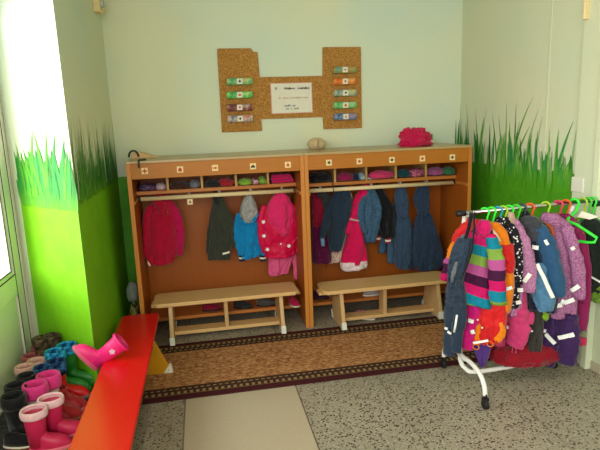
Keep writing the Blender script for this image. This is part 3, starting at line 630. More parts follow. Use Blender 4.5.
slipper('childs_shoe', 'dark grey sneaker on the left cabinet shelf, nearer the joint of the cabinets', (.84, .26, .118), -.1, fab('grey_shoe', (84, 84, 82)), M_black)
slipper('childs_shoe', 'crimson shoe on the left cabinet shelf behind the left birch bench', (.42, .26, .118), .0, fab('crimson_shoe', (140, 20, 50)), M_black)
slipper('childs_sandal', 'white and magenta sandal at the right end of the left birch bench', (1.10, .24, .118), -1.2, fab('magenta_cloth', (206, 20, 78)), M_paper, .12)
slipper('childs_shoe', 'dark violet shoe on the shelf at the left end of the right cabinet', (1.28, .30, .118), -.2, fab('dark_violet_shoe', (60, 24, 50)), M_black)
# stuff between pier and cabinet
t = thing('stacked_bag', 'olive and black patterned bag squeezed between the green pier and the left cabinet', 'bag', (-.07, .12, 0))
crumple('bag_body', (-.055, .12, .14), (.040, .07, .15), melange('bag_pattern', (30, 30, 24), (150, 140, 80), 40, .46, .54), 30, .2, 2.5, parent=t, squash=.93)
o = crumple('grey_cloth', (-.052, .10, .365), (.042, .05, .075), fab('pale_grey_cloth', (120, 128, 122)), 31, .3, 2.5); tag(o, 'pale grey cloth stuffed on top of the olive bag beside the left cabinet', 'cloth')

# ------------------------------------------------------------------ benches
def bench(name, label, L, Wd, zt, mats, legs, mid, loc, rz=0, tongues=True, group=None, base=.33, stretch=True, caps=True, hz=0):
    """local: x along 0..L, y 0..Wd; legs = x of the end boards"""
    top, leg, rail = mats; t = thing(name, label, 'bench', (0, 0, 0), 0, group); th = .028
    k = .03; MB().prism([(k, 0, zt-th), (L-k, 0, zt-th), (L, k, zt-th), (L, Wd-k, zt-th), (L-k, Wd, zt-th), (k, Wd, zt-th), (0, Wd-k, zt-th), (0, k, zt-th)], (0, 0, th)).build('seat', top, t, bevel=.005, seg=3)
    if tongues:
        for x in (-.018, L-.05): MB().box((x, Wd/2-.05, zt-th-.022), (x+.07, Wd/2+.05, zt-th)).build('end_tongue', top, t, bevel=.004)
    ex = (base-Wd)/2; bt = .028
    for x in legs:
        lg = MB().prism([(x-bt/2, -ex, 0), (x-bt/2, Wd+ex, 0), (x-bt/2, Wd-.035, zt-th), (x-bt/2, .035, zt-th)], (bt, 0, 0)).build('leg', leg, t, bevel=.003)
        if caps:
            for s in (0, 1):
                y0 = -ex-.004 if s == 0 else Wd+ex+.004; d = 1 if s == 0 else -1
                MB().prism([(x-bt/2-.004, y0, 0), (x-bt/2-.004, y0+d*.062, 0), (x-bt/2-.004, y0+d*.052, .022), (x-bt/2-.004, y0+d*.022, .062), (x-bt/2-.004, y0+d*.010, .060)], (bt+.008, 0, 0)).build('foot_cap', M_capw, lg, bevel=.004)
                for sx in (-1, 1): MB().tube([(x+sx*(bt/2+.003), y0+d*.028, .028), (x+sx*(bt/2+.0055), y0+d*.028, .028)], .003, 8).build('cap_screw', M_dark, lg)
    if stretch:
        MB().box((legs[0], Wd/2-.055, .03), (legs[-1], Wd/2+.055, .055)).build('stretcher', rail, t, bevel=.003)
    if mid:
        MB().box((mid-.014, Wd/2-.05, .055), (mid+.014, Wd/2+.05, zt-th)).build('centre_board', leg, t, bevel=.003)
    t.location = loc; t.rotation_euler = (0, 0, rz); return t
BM = (M_birch, M_birchV, M_birch)
bench('wooden_bench', 'birch bench in front of the left coat cabinet', 1.045, .262, .30, BM, (.118, .912), .510, (.087, -.030, 0), 0, group='low birch benches', base=.37)
bench('wooden_bench', 'birch bench in front of the right coat cabinet', 1.02, .255, .30, BM, (.14, .905), .495, (1.300, -.105, 0), .012, group='low birch benches')
bench('red_bench', 'long glossy red bench with ochre legs beside the boots', 2.0, .240, .30, (M_red, M_yel, M_grnp), (.30, 1.70), None, (.146, -2.19, 0), PI/2, False, base=.40)

# ------------------------------------------------------------------ cork board and what is pinned on it
cz = lambda x, z: (x, DW-.018, z)
t = thing('cork_board', 'H-shaped brown cork board on the back wall above the cabinets', 'cork board', (1.245, DW, 1.75))
MB().prism([cz(.672, 1.458), cz(.676, 2.091), cz(.935, 2.091), cz(.952, 2.064), cz(.985, 2.060), cz(.993, 1.872), cz(1.501, 1.872), cz(1.508, 2.092), cz(1.821, 2.090), cz(1.821, 1.449), cz(1.497, 1.451), cz(1.492, 1.549), cz(.988, 1.550), cz(.990, 1.457)], (0, .017, 0)).build('cork_sheet', M_cork, t, bevel=.002)
t = thing('notice_sheet', 'creased white notice with faint heading and pink edge in the middle of the cork board', 'notice', (1.24, DW-.02, 1.7))
b = MB(); n = 26
for i in range(n):
    pass
v = []; f = []
for i in range(n+1):
    x = lerp(1.079, 1.402, i/n); y = DW-.0215-.0035*abs(noise.noise(Vector((i*.9, 0, 0))))*2; v += [(x, y, 1.592), (x, y, 1.818)]
for i in range(n): f.append((2*i, 2*i+2, 2*i+3, 2*i+1))
b.add(v, f); v2 = [(p[0], DW-.0185, p[2]) for p in v]; b.add(v2, f); b.build('paper', M_paper, t)
MB().box((1.072, DW-.0186, 1.586), (1.409, DW-.018, 1.824)).build('pink_border', plain('pink_card', (222, 168, 160), .8), t)
rnd = random.Random(4); y = DW-.0325
def writing(x0, x1, z, h, parent, name, mat, gap=.25):
    b = MB(); x = x0
    while x < x1:
        w = h*rnd.uniform(.45, .8)
        if rnd.random() > gap*.5:
            hh = h*rnd.choice([1, .7, .7, .75]); b.box((x, y-.0004, z), (x+w*.28, y+.001, z+hh)); b.box((x, y-.0004, z+hh*.4), (x+w*.75, y+.001, z+hh*.6))
            if rnd.random() > .4: b.box((x+w*.55, y-.0004, z), (x+w*.8, y+.001, z+hh*.8))
        else: x += h*.4
        x += w
    b.build(name, mat, parent)
writing(1.165, 1.385, 1.772, .020, t, 'heading_lettering', M_ink); writing(1.12, 1.37, 1.702, .012, t, 'middle_lettering', M_inkor); writing(1.18, 1.27, 1.640, .016, t, 'lower_lettering', M_inkbl); writing(1.19, 1.29, 1.618, .012, t, 'bottom_lettering', M_inkbl)
MB().prism(icon_poly('x', Vector((1.115, y, 1.782)), .016), (0, .001, 0)).build('round_emblem', plain('grey_emblem', (170, 168, 150)), t)
def rollmat(name, cols, scale=22):
    tt = NT(name, .45, .4); tt.col(tt.ramp(tt.noise(scale, 2, .6), [(.30+.4*i/(len(cols)-1), srgb(c)) for i, c in enumerate(cols)])); return tt.m
ROLLS = [((239.5, 81.5), 25, [(60, 140, 120), (130, 190, 120), (210, 200, 130)], 'green and sand patterned'), ((239.5, 95), 25, [(40, 130, 110), (110, 200, 90), (190, 220, 140)], 'bright green patterned'), ((239.5, 107.5), 24, [(60, 60, 60), (150, 70, 70), (190, 180, 170)], 'dark red and grey patterned'), ((240, 118.7), 25, [(60, 80, 110), (200, 190, 180), (210, 100, 90)], 'grey-white and red patterned'),
         ((344.3, 70), 23, [(60, 160, 170), (150, 150, 70), (190, 150, 90)], 'olive and teal patterned'), ((344.5, 81.5), 23, [(210, 90, 40), (226, 130, 50), (220, 180, 110)], 'orange patterned'), ((344.8, 92.9), 23, [(90, 130, 130), (170, 180, 160), (210, 200, 100)], 'grey-green patterned'), ((344.8, 105.2), 23, [(70, 160, 90), (130, 200, 120), (180, 200, 160)], 'light green patterned'), ((345, 116.6), 23, [(60, 80, 130), (120, 150, 180), (180, 110, 130)], 'blue and rose patterned')]
for i, ((px, py), w, cols, d) in enumerate(ROLLS):
    c = bp(1, DW-.045, px, py); side = 'left' if i < 4 else 'right'; hw = w/2/527*4.15
    t = thing('paper_roll', d+' paper roll on the '+side+' arm of the cork board', 'paper roll', c, group='paper rolls on the cork board')
    b = MB().rings([[c+Vector((x, .027*k*math.cos(a), .027*k*math.sin(a))) for a in [2*PI*j/28 for j in range(28)]] for x, k in ((-hw+.01, .82), (-hw, .84), (-hw, 1), (hw, 1), (hw, .84), (hw-.01, .82))])
    b.build('tube', rollmat('roll_print_%s' % d.replace(' ', '_'), cols), t, smooth=False)
    q = c+Vector((0, -.0275, 0)); MB().box(q+Vector((-.021, -.0015, -.021)), q+Vector((.021, .006, .021))).build('picture_card', M_paper, t)
    MB().prism(icon_poly(ICON[(i*3) % 10], q+Vector((0, -.0022, 0)), .012), (0, .001, 0)).build('card_picture', M_inkred if i % 3 else M_ink, t)

# bracket high on the pier, box on the right wall
t = thing('emergency_light', 'small cream box fixture high in the left back corner', 'wall fixture', (-.15, .45, 2.35))
a = bp(0, -.15, 97, 17)
MB().box((-.15, .30, 2.30), (-.105, .40, 2.75)).build('housing', M_cream, t, bevel=.006); MB().box((-.15, .46, 2.335), (-.11, .55, 2.75)).build('cover', M_cream, t, bevel=.006); MB().box((-.15, .33, 2.34), (-.085, .37, 2.40)).build('lamp_window', M_steel, t, bevel=.004)
MB().box((-.15, .40, 2.38), (-.125, .46, 2.70)).build('mounting_plate', M_cream, t)
t = thing('cable_trunking', 'white plastic cable trunking box on the right wall below the grass painting', 'trunking', (XR, -.92, 1.0))
MB().box((XR-.035, -.97, 1.045), (XR-.03+.03, -.865, 1.135)).build('junction_box', M_capw, t, bevel=.006)
MB().box((XR-.028, -.895, .80), (XR, -.868, 1.045)).build('conduit', M_capw, t, bevel=.004)

# ------------------------------------------------------------------ shoe platform, mat and boots
SH = .12
t = thing('shoe_shelf', 'low black shoe shelf between the glazed door and the red bench', 'shelf', (-.35, -1.3, 0))
ol = [(-.592, -2.1), (-.125, -2.1), (-.125, -.92), (-.175, -.85), (-.592, -.415)]
MB().prism([(x, y, SH-.02) for x, y in ol], (0, 0, .02)).build('shelf_board', fab('black_rubber', (22, 20, 20)), t, bevel=.003)
for x, y in ((-.57, -2.07), (-.15, -2.07), (-.57, -1.2), (-.15, -1.2), (-.57, -.5), (-.19, -.9)): MB().box((x-.015, y-.015, 0), (x+.015, y+.015, SH-.02)).build('leg', M_black, t)
o = MB().box((-.585, -2.05, SH), (-.132, -1.33, SH+.006)).build('boot_mat', melange('mat_pattern', (176, 156, 112), (130, 50, 40), 30), bevel=.002); tag(o, 'beige and red patterned mat under the nearest pink boots', 'mat')

def bootmesh(kind, h, top_r, L, puffy=0):
    rg = []
    prof = [(0, -.036, L-.036, .031), (.016, -.038, L-.034, .034), (.034, -.036, L-.040, .034), (.050, -.034, L-.052, .032), (.062, -.033, L-.072, .031), (.074, -.032, .050, .030), (.088, -.033, .040, .031), (.11, -.036, .038, .033)]
    for i in range(1, 7):
        t = i/6; z = .11+(h-.11)*t; prof.append((z, -.036-(top_r-.036)*t, .038+(top_r-.038)*t, lerp(.033, top_r*.86, t)))
    for i, (z, a, b, w) in enumerate(prof):
        k = 1+(puffy*math.sin(z*140) if z > .03 else 0)
        if z >= h: pass
        rg.append([Vector(((a+b)/2+(b-a)/2*math.cos(q)*k, w*math.sin(q)*k*(1+(.14*math.cos(q) if z < .06 else 0)), min(z, h))) for q in [2*PI*j/28 for j in range(28)]])
    return rg
def boot(label, mats, h=.22, top_r=.046, L=.175, trim=None, trimh=.02, puffy=0, sole=None, name='rain_boot', cat='boot', emblem=None):
    """built at the origin, toe towards +x"""
    main = mats; t = thing(name, label, cat)
    rg = bootmesh('b', h, top_r, L, puffy)
    top = rg[-1]; c = sum(top, Vector())/len(top)
    shell = rg+[[c+(p-c)*.9+Vector((0, 0, .001)) for p in top], [c+(p-c)*.86-Vector((0, 0, .05)) for p in top], [Vector((c.x*.5+(p-c).x*.7, (p-c).y*.7, .03)) for p in top]]
    MB().rings(shell).build('boot_body', main, t, smooth=True)
    s = [[Vector((p.x*1.0+(.004 if p.x > .05 else -.002)*1, p.y*1.07, z)) for p in rg[1]] for z in (0, .018)]
    s = [[Vector((p.x*1.0, p.y, 0)) for p in s[0]], s[0], s[1]]
    MB().rings([[Vector((p.x, p.y, 0)) for p in s[0]], [Vector((p.x*1.01, p.y*1.02, .004)) for p in s[0]], [Vector((p.x*1.01, p.y*1.02, .017)) for p in s[0]], [Vector((p.x, p.y*.98, .020)) for p in s[0]]]).build('sole', sole or main, t, smooth=False)
    if trim is not None:
        rr = []
        for k in range(10):
            a = 2*PI*k/10; ro = .007+.0; rr.append([c+(p-c)*(1.0+(.13 if trimh < .03 else .16)*math.cos(a)*.9)+Vector((0, 0, -trimh*.35+trimh*.75*math.sin(a))) for p in top])
        MB().rings(rr, closed=True).build('cuff', trim, t, smooth=True)
    if emblem:
        q = Vector((.0, .034, h*.70)); MB().prism([q+Vector((.017*(1 if k % 2 else .65)*math.cos(PI*k/5), 0, .017*(1 if k % 2 else .65)*math.sin(PI*k/5))) for k in range(10)], (0, .008, 0)).build('flower_emblem', emblem, t)
    return t
def place(t, px, py, h, rz=0, rx=0, dx=0, dy=0, ry=0):
    p = bp(2, SH+h, px, py); t.location = (p.x+dx, p.y+dy, SH+.001); t.rotation_euler = (rx, ry, rz); return t
rubber = lambda n, c, r=.4: plain(n, c, r, .4, var=.06)
M_bp = rubber('raspberry_rubber', (200, 36, 84)); M_wp = fab('white_pink_fleece', (244, 200, 206), weave=.5); M_ps = rubber('pink_sole', (226, 110, 130))
p1 = boot('raspberry pink rain boot with pale fleece rim, nearest boot to the camera', M_bp, trim=M_wp, trimh=.026, sole=M_ps, top_r=.052, L=.175, h=.195); place(p1, 33.5, 411, .195, .04); p1['group'] = 'pink fleece-rimmed boots'
p2 = dup(p1, label='raspberry pink rain boot with pale fleece rim, just behind the nearest boot'); place(p2, 47.5, 402.5, .195, .10, dx=.005, dy=.03)
M_green = rubber('leaf_green_rubber', (40, 128, 50)); M_bc = melange('blue_camouflage_fabric', (16, 50, 120), (50, 180, 220), 28, .4, .6); M_nc = melange('navy_camouflage_fabric', (14, 28, 70), (60, 110, 160), 30, .45, .6)
g1 = boot('green rain boot with turquoise camouflage cuff, front one of the pair', M_green, trim=M_bc, trimh=.036, h=.225, L=.20, top_r=.05); place(g1, 51, 351, .225, -.18, dx=.03, dy=-.03); g1['group'] = 'green camouflage boots'
g2 = dup(g1, label='green rain boot with turquoise camouflage cuff, rear one of the pair'); place(g2, 67, 343, .225, -.12, dx=.01, dy=-.05)
M_rr = rubber('red_rubber', (206, 20, 24), .3)
r1 = boot('glossy red rain boot with navy camouflage cuff, beside the green boots', M_rr, trim=M_nc, trimh=.05, h=.20, L=.19, sole=rubber('grey_sole', (120, 110, 110))); place(r1, 57, 364, .20, -.1, dx=-.005); r1['group'] = 'red camouflage boots'
r2 = dup(r1, label='red rain boot with navy camouflage cuff, left one of its pair'); place(r2, 45, 369, .20, -.1, dx=-.005, dy=-.01)
M_wb = rubber('white_vinyl', (214, 196, 190)); M_mf = fab('magenta_fleece', (232, 60, 140), weave=.5)
M_wb = (lambda q: (q.col(q.ramp(q.math('GREATER_THAN', q.xyz()[2], .085), [(0, srgb((176, 40, 60))), (1, srgb((222, 206, 200)))])), q.m)[-1])(NT('two_tone_vinyl', .45, .4))
f1 = boot('white and magenta winter boot with fluffy pink collar, front one of the pair', M_wb, trim=M_mf, trimh=.05, h=.20, top_r=.052, L=.18, sole=M_ps, name='winter_boot'); place(f1, 35, 387, .20, -.02); f1['group'] = 'white and magenta winter boots'
f2 = dup(f1, label='white and magenta winter boot with fluffy pink collar, rear one of the pair'); place(f2, 45, 379.5, .20, -.02, dx=.01, dy=.02)
M_dr = fab('brick_red_suede', (170, 40, 44)); 
d1 = boot('low brick-red ankle boot, front one beside the bench', M_dr, h=.12, L=.16, top_r=.036, trim=M_dr, trimh=.015, sole=rubber('tan_sole', (150, 90, 70)), name='ankle_boot'); d1.location = (-.29, -1.12, SH+.001); d1.rotation_euler = (0, 0, -.05); d1['group'] = 'low brick-red ankle boots'
d2 = dup(d1, (-.29, -1.03, SH+.001), (0, 0, .02), 'low brick-red ankle boot, rear one beside the bench')
M_bl = fab('black_leather', (22, 22, 24), rough=.5)
K = [('large black winter boot standing left of the nearest pink boot', 7, 399, .20, .050, .17), ('black winter boot directly behind the large black boot', 10, 388, .20, .046, .17), ('black winter boot, third back along the door', 21, 378, .20, .042, .17)]
bb = None
for lab, px, py, h, r, L in K:
    bb = boot(lab, M_bl, h=h, top_r=r, L=L, trim=M_bl, trimh=.04, puffy=.03, name='winter_boot'); bb['group'] = 'black winter boots'; place(bb, px, py, h, -.1, dx=.025)
# sneaker
sn = slipper('black_sneaker', 'black sneaker with a white sole line, between black and pink boots', (-.475, -1.30, SH+.001), -.1, fab('black_canvas', (26, 26, 30)), M_paper, .15, 'shoes on the boot shelf')
M_tan = fab('tan_suede', (206, 146, 110)); M_dp = fab('dusty_rose_suede', (170, 84, 90))
for lab, px, py, h, m in (('tan suede ankle boot with pale rim, beside the door', 22, 368, .17, M_tan), ('tan suede ankle boot behind its twin, touching the blue cuff', 34, 362, .17, M_tan), ('dusty rose ankle boot beside the door', 29, 357, .16, M_dp), ('dusty rose ankle boot behind its twin beside the door', 38, 347, .16, M_dp)):
    x = boot(lab, m, h=h, top_r=.045, L=.15, trim=m if m is M_dp else fab('pale_pink_rim', (228, 176, 168)), trimh=.03, name='ankle_boot'); x['group'] = 'suede ankle boots'; place(x, px, py, h, .05, dx=.012)
M_br = melange('brown_camouflage_fabric', (50, 38, 32), (110, 92, 70), 30)
x = boot('dark brown boot with padded collar, farthest back against the painted pier', M_br, h=.24, top_r=.046, L=.15, trim=M_br, trimh=.04, name='winter_boot'); x['group'] = 'dark brown winter boots'; place(x, 58, 333, .24, -.7, dx=-.02, dy=-.06)
x2 = dup(x, label='dark brown boot with padded collar, nearer the door of its pair'); place(x2, 45, 337, .24, -.7, dx=-.01, dy=-.04)
# fallen pink pair
M_fp = rubber('candy_pink_rubber', (226, 40, 120)); 
y_ = boot('candy pink rain boot tipped over onto the end of the red bench', M_fp, h=.20, L=.175, top_r=.054, sole=rubber('rose_sole', (210, 90, 120)), trim=M_fp, trimh=.012, emblem=plain('lilac_emblem', (214, 190, 214)))
y_.location = bp(1, -.88, 91, 366); y_.rotation_euler = (0, -.98, PI+.12)

# ------------------------------------------------------------------ coat rack on wheels
RY = -1.10; RZ = 1.005
t = thing('coat_rack', 'rolling coat rack with white tube frame and black castors by the right wall', 'coat rack', (2.25, RY, 0)); rack = t
MB().tube([(1.84, RY, RZ), (2.655, RY, RZ+.02)], .011, 14).build('hanging_rail', M_chrome, t, smooth=True)
for x in (1.815, 2.635): MB().tube([(x, RY, RZ), (x+.045, RY, RZ+.001)], .017, 14).build('rail_end_cap', M_black, t, smooth=True)
MB().tube([Vector(p) for p in interp([[1.885, RY, RZ-.01], [1.885, RY+.05, RZ-.05], [1.885, RY+.06, .6], [1.883, RY+.06, .2], [1.885, RY+.05, .125], [1.905, RY+.03, .09], [1.96, RY, .078], [2.3, RY+.03, .078], [2.45, RY+.14, .078], [2.495, RY+.18, .10], [2.505, RY+.18, .16], [2.507, RY+.14, .6], [2.507, RY, RZ]], 66)], .013, 12).build('frame_tube', M_wtube, t, smooth=True)
for x, yo in ((1.87, 0), (2.50, .13)):
    yf = lambda v: v if yo == 0 else -.92+(v+1.1)*.45
    MB().tube([Vector(p) for p in interp([[x, yf(-1.345), .075], [x, yf(-1.335), .12], [x, yf(-1.29), .165], [x, yf(-1.20), .185], [x, yf(-1.10), .165+.015], [x, yf(-1.0), .185], [x, yf(-.91), .165], [x, yf(-.87), .12], [x, yf(-.862), .075]], 40)], .0125, 12).build('arched_leg', M_wtube, t, smooth=True)
    for y0 in (yf(-1.35), yf(-.86)):
        w = MB().tube([(x-.012, y0, .026), (x+.012, y0, .026)], .026, 22).build('castor', M_black, t, bevel=.004); MB().box((x-.016, y0-.012, .046), (x+.016, y0+.014, .062)).tube([(x, y0, .055), (x, y0, .085)], .008).build('castor_housing', M_black, w, bevel=.005)
MB().tube([(1.885, RY-.0, .16), (1.87, RY, .182)], .012).build('bracket', M_wtube, t)

GK = 'children clothes on the rolling rack'
def rplane(x, phi): return Plane((x, RY, 0), phi)
def hanger(px, x, phi, mat, label, zo=0, big=False, r=.0055, low=0):
    pl = rplane(x, phi); c = Vector((x, RY, RZ+.0005+.02*(x-1.84)/.8)); t = thing('plastic_hanger', label, 'hanger', c, 0, 'plastic hangers on the rack')
    R = .023; cc = c+Vector((0, 0, -.0165+.0105))
    pts = [cc+pl.w*(R*math.cos(a))+Vector((0, 0, R*math.sin(a))) for a in [PI*1.02-k*PI*1.22/14 for k in range(15)]]
    nk = cc+Vector((0, 0, -.085)); nkh = nk+pl.n*(.10 if big else 0); pts += [cc+pl.w*.012+Vector((0, 0, -.045)), nkh+Vector((0, 0, .012)), nkh]
    hk = MB().tube(pts, r, 10).build('hook', mat, t, smooth=True)
    Wd = .15 if big else .10; nk0 = nk; nk = nk+pl.n*(.10 if big else 0); s = [nk+pl.w*(-Wd)+Vector((0, 0, -.075)), nk+pl.w*(-.05)+Vector((0, 0, -.016)), nk, nk+pl.w*.05+Vector((0, 0, -.016)), nk+pl.w*Wd+Vector((0, 0, -.075)), nk+pl.w*(Wd-.01)+Vector((0, 0, -.10)), nk+pl.w*(Wd-.04)+Vector((0, 0, -.105)), nk+pl.w*(-Wd+.04)+Vector((0, 0, -.105)), nk+pl.w*(-Wd+.01)+Vector((0, 0, -.10))]
    MB().tube(s, r*1.05, 10, closed=True).build('shoulder_bar', mat, t, smooth=True); return t
hm = {k: rubber('hanger_'+k, c, .35) for k, c in dict(green=(50, 226, 60), teal=(40, 150, 176), lime=(160, 200, 40), navy=(40, 60, 70), orange=(226, 80, 24), pink=(214, 50, 90), spring=(60, 200, 50)).items()}
def railx(px): return 1.84+(px-461)/(598-461)*.815+.0
PH = -.80
HG = [(484, 'green', 'neon green plastic hanger holding the striped jacket'), (490.5, 'green', 'neon green plastic hanger, second from the left end of the rack'), (497, 'teal', 'teal plastic hanger near the left end of the rack'), (502, 'lime', 'lime hanger between the teal and green ones'),
      (508, 'green', 'neon green plastic hanger holding the black dotted jacket'), (515, 'spring', 'neon green plastic hanger of the narrow lilac jacket'), (521, 'navy', 'dark hanger of the blue jacket'), (529, 'orange', 'orange plastic hanger left of the lime hook, mid rack'), (545, 'lime', 'lime yellow hanger in the middle of the rack'),
      (558, 'pink', 'raspberry pink plastic hanger of the lilac jacket'), (566, 'orange', 'orange plastic hanger next to the pink one')]
for px, k, lab in HG: hanger(px, railx(px), PH, hm[k], lab)
hanger(574, railx(575), -.95, hm['green'], 'neon green hanger sticking out in front, right of the orange ones', r=.0075, big=True)
hanger(583, railx(584), -1.2, hm['lime'], 'lime hanger just right of the protruding green hanger'); hanger(587, railx(589), -1.25, hm['spring'], 'green hanger holding the dark green jacket'); hanger(593, railx(594), -1.3, hm['green'], 'neon green hanger at the far right end of the rack')

def rg_(name, label, cat, x, hang, phi=PH, fwd=0): 
    pl = rplane(x, phi); pl.P = pl.P+pl.n*fwd; return garment(name, label, cat, pl, hang, GK), pl
# far right first
t, pl = rg_('childs_jacket', 'dark green jacket with lime lining and reflective piping at the right end of the rack', 'jacket', 2.50, (592, 222), -1.18, -.06); dg = fab('forest_green_cloth', (30, 40, 32)); lime = fab('lime_lining', (110, 150, 40))
body(pl, [(218, 586, 596), (224, 581, 606), (234, 580, 611), (250, 581, 613), (266, 583, 614), (282, 585, 614), (292, 587, 613)], .05, 50, 5).build('body', dg, t, smooth=True)
body(pl, [(280, 584, 612), (292, 584, 611), (300, 586, 609)], .042, 51, 5).build('lining', lime, t, smooth=True)
sleeve(pl, [(584, 228), (580, 245), (581, 262), (584, 280)], [.03, .035, .034, .03], .02, 51).build('sleeve', dg, t, smooth=True)
b = MB().tube([pl.at(581, 273, .062), pl.at(588, 275, .068), pl.at(600, 282, .072), pl.at(612, 288, .07)], .006, 8).build('reflective_piping', M_reflect, t, smooth=True)
q = rplane(2.50, -1.18); q.P = q.P-q.n*.06; MB().prism([q.at(577, 217, .07), q.at(582, 211, .07), q.at(594, 215, .07), q.at(598, 217, .07), q.at(590, 219.5, .07)], q.n*-.002).build('paper_label', M_paper, t)
# magenta jacket
t, pl = rg_('childs_jacket', 'plum magenta jacket between the lilac jacket and the dark green one', 'jacket', 2.42, (566, 215)); mg = fab('plum_magenta', (140, 30, 86)); mg2 = melange('plum_pattern', (110, 30, 80), (160, 50, 100), 50)
body(pl, [(214, 558, 570), (222, 556, 578), (236, 562, 584), (256, 570, 586), (280, 572, 588), (300, 570, 588)], .04, 52, 5).build('body', mg2, t, smooth=True)
sleeve(pl, [(578, 232), (583, 262), (584, 295), (581, 330)], [.03, .036, .036, .03], .02, 52).build('sleeve', mg, t, smooth=True)
cuffring(pl, (581, 338), (580.5, 344), .031, .02).build('cuff', fab('raspberry_cuff', (200, 40, 84)), t, smooth=True)
# purple trousers
t, pl = rg_('rain_trousers', 'dark purple rain trousers with reflective bands below the lilac jacket', 'trousers', 2.36, (556, 290)); pu = fab('dark_purple_rain', (58, 30, 84), rough=.5)
body(pl, [(270, 545, 575), (290, 543, 577), (310, 542, 577), (326, 542, 577)], .045, 54, 4).build('waist', pu, t, smooth=True)
sleeve(pl, [(552, 312), (550, 330), (549, 348), (546, 364)], [.052, .056, .056, .048], .01, 54).build('leg', pu, t, smooth=True); sleeve(pl, [(569, 312), (568, 330), (568, 348), (567, 364)], [.052, .056, .056, .048], .025, 55).build('leg', pu, t, smooth=True)
for a, c, dd, h in (((542, 330), (546, 331.5), .05, .02), ((545.5, 334), (555, 344), .056, .022), ((558, 338), (568, 336), .070, .022), ((568, 336), (574, 334.5), .070, .024)): band(pl, a, c, dd, h, .003).build('reflective_band', M_reflect, t)
# lilac melange jacket (right)
lil = melange('lilac_melange', (146, 84, 130), (186, 128, 168), 130)
t, pl = rg_('childs_rain_jacket', 'lilac melange rain jacket with reflective bands, right half of the rack', 'jacket', 2.32, (554, 214))
body(pl, [(215, 545, 558), (222, 541, 570), (234, 542, 575), (254, 548, 578), (275, 551, 579), (295, 552, 578), (312, 552, 577)], .05, 56, 6).build('body', lil, t, smooth=True)
body(pl, [(213, 543, 557), (219, 540, 563), (227, 546, 563)], .045, 57, 3, d=.01).build('hood', lil, t, smooth=True)
sleeve(pl, [(566, 226), (573, 250), (578, 275), (579, 299)], [.030, .038, .038, .032], .035, 57).build('sleeve', lil, t, smooth=True)
sleeve(pl, [(552, 285), (557, 300), (558, 318)], [.04, .044, .036], .04, 58).build('sleeve', lil, t, smooth=True)
for a, c, dd, h in (((549, 307), (562, 305), .082, .022), ((562, 304), (564, 300), .082, .02), ((564, 303), (574, 299.5), .085, .022), ((571, 291), (579, 286), .076, .022), ((572, 247), (574, 250), .08, .02)): band(pl, a, c, dd, h, .004).build('reflective_band', M_reflect, t)
MB().tube([pl.at(543, 223, .070), pl.at(550, 226, .080), pl.at(553, 233, .082), pl.at(551, 239, .08)], .010, 10).build('orange_collar_tape', fab('rust_orange', (180, 84, 40)), t, smooth=True)
# dark trousers / lime hem behind
t, pl = rg_('rain_trousers', 'dark grey-olive trousers hanging between the pink and purple ones', 'trousers', 2.22, (535, 290))
body(pl, [(285, 522, 545), (300, 523, 544), (318, 525, 544), (335, 526, 543), (352, 527, 541)], .04, 59, 4).build('legs', fab('grey_olive', (56, 54, 50)), t, smooth=True); band(pl, (526, 331), (533, 331), .046, .008).build('reflective_band', M_reflect, t)
t, pl = rg_('childs_shirt', 'lime green shirt hem peeking out under the blue jacket', 'shirt', 2.25, (540, 260)); body(pl, [(265, 524, 552), (290, 526, 550), (306, 530, 550), (317, 532, 549)], .04, 60, 4).build('body', fab('lime_shirt', (130, 176, 40)), t, smooth=True)
# blue jacket
t, pl = rg_('childs_rain_jacket', 'navy and steel-blue rain jacket with diagonal reflective stripe, middle of the rack', 'jacket', 2.20, (533, 212)); nv = fab('navy_rain', (26, 34, 58), rough=.6); st = fab('steel_blue_rain', (38, 82, 122), rough=.6); lst = fab('soft_blue_rain', (80, 128, 164), rough=.6); gy = fab('slate_yoke', (62, 64, 72))
body(pl, [(220, 526, 542), (226, 521, 548), (240, 524, 552), (260, 526, 556), (280, 527, 558), (296, 527, 558), (310, 530, 556)], .05, 61, 5).build('body', nv, t, smooth=True)
body(pl, [(216, 524, 535), (221, 520, 543), (230, 521, 547), (240, 525, 545)], .055, 62, 3, .05, d=.006).build('shoulder_yoke', gy, t, smooth=True)
sleeve(pl, [(538, 226), (547, 246), (553, 270), (556, 297)], [.036, .048, .052, .046], .035, 62).build('sleeve', st, t, smooth=True)
body(pl, [(262, 530, 548), (280, 529, 553), (296, 532, 556), (310, 538, 553)], .04, 63, 3, .06, d=.04).build('lower_panel', lst, t, smooth=True)
body(pl, [(246, 524, 538), (256, 524, 537), (262, 526, 536)], .045, 64, 3, .05, d=.018).build('side_panel', st, t, smooth=True)
for a, c, dd, h in (((525, 246), (531, 246.6), .072, .022), ((532, 247), (538.5, 248), .072, .022), ((537, 264), (543, 276), .088, .020), ((543, 276), (553, 298), .092, .020), ((545, 240), (548, 245), .085, .016)): band(pl, a, c, dd, h, .003).build('reflective_band', M_reflect, t)
# black hooded tip above
t, pl = rg_('childs_hood', 'black pointed hood sticking up above the blue jacket', 'hood', 2.235, (527, 210)); body(pl, [(210, 524, 527), (214, 521, 530), (221, 519, 533), (230, 520, 534)], .035, 65, 3).build('hood', fab('black_cloth', (16, 16, 20)), t, smooth=True)
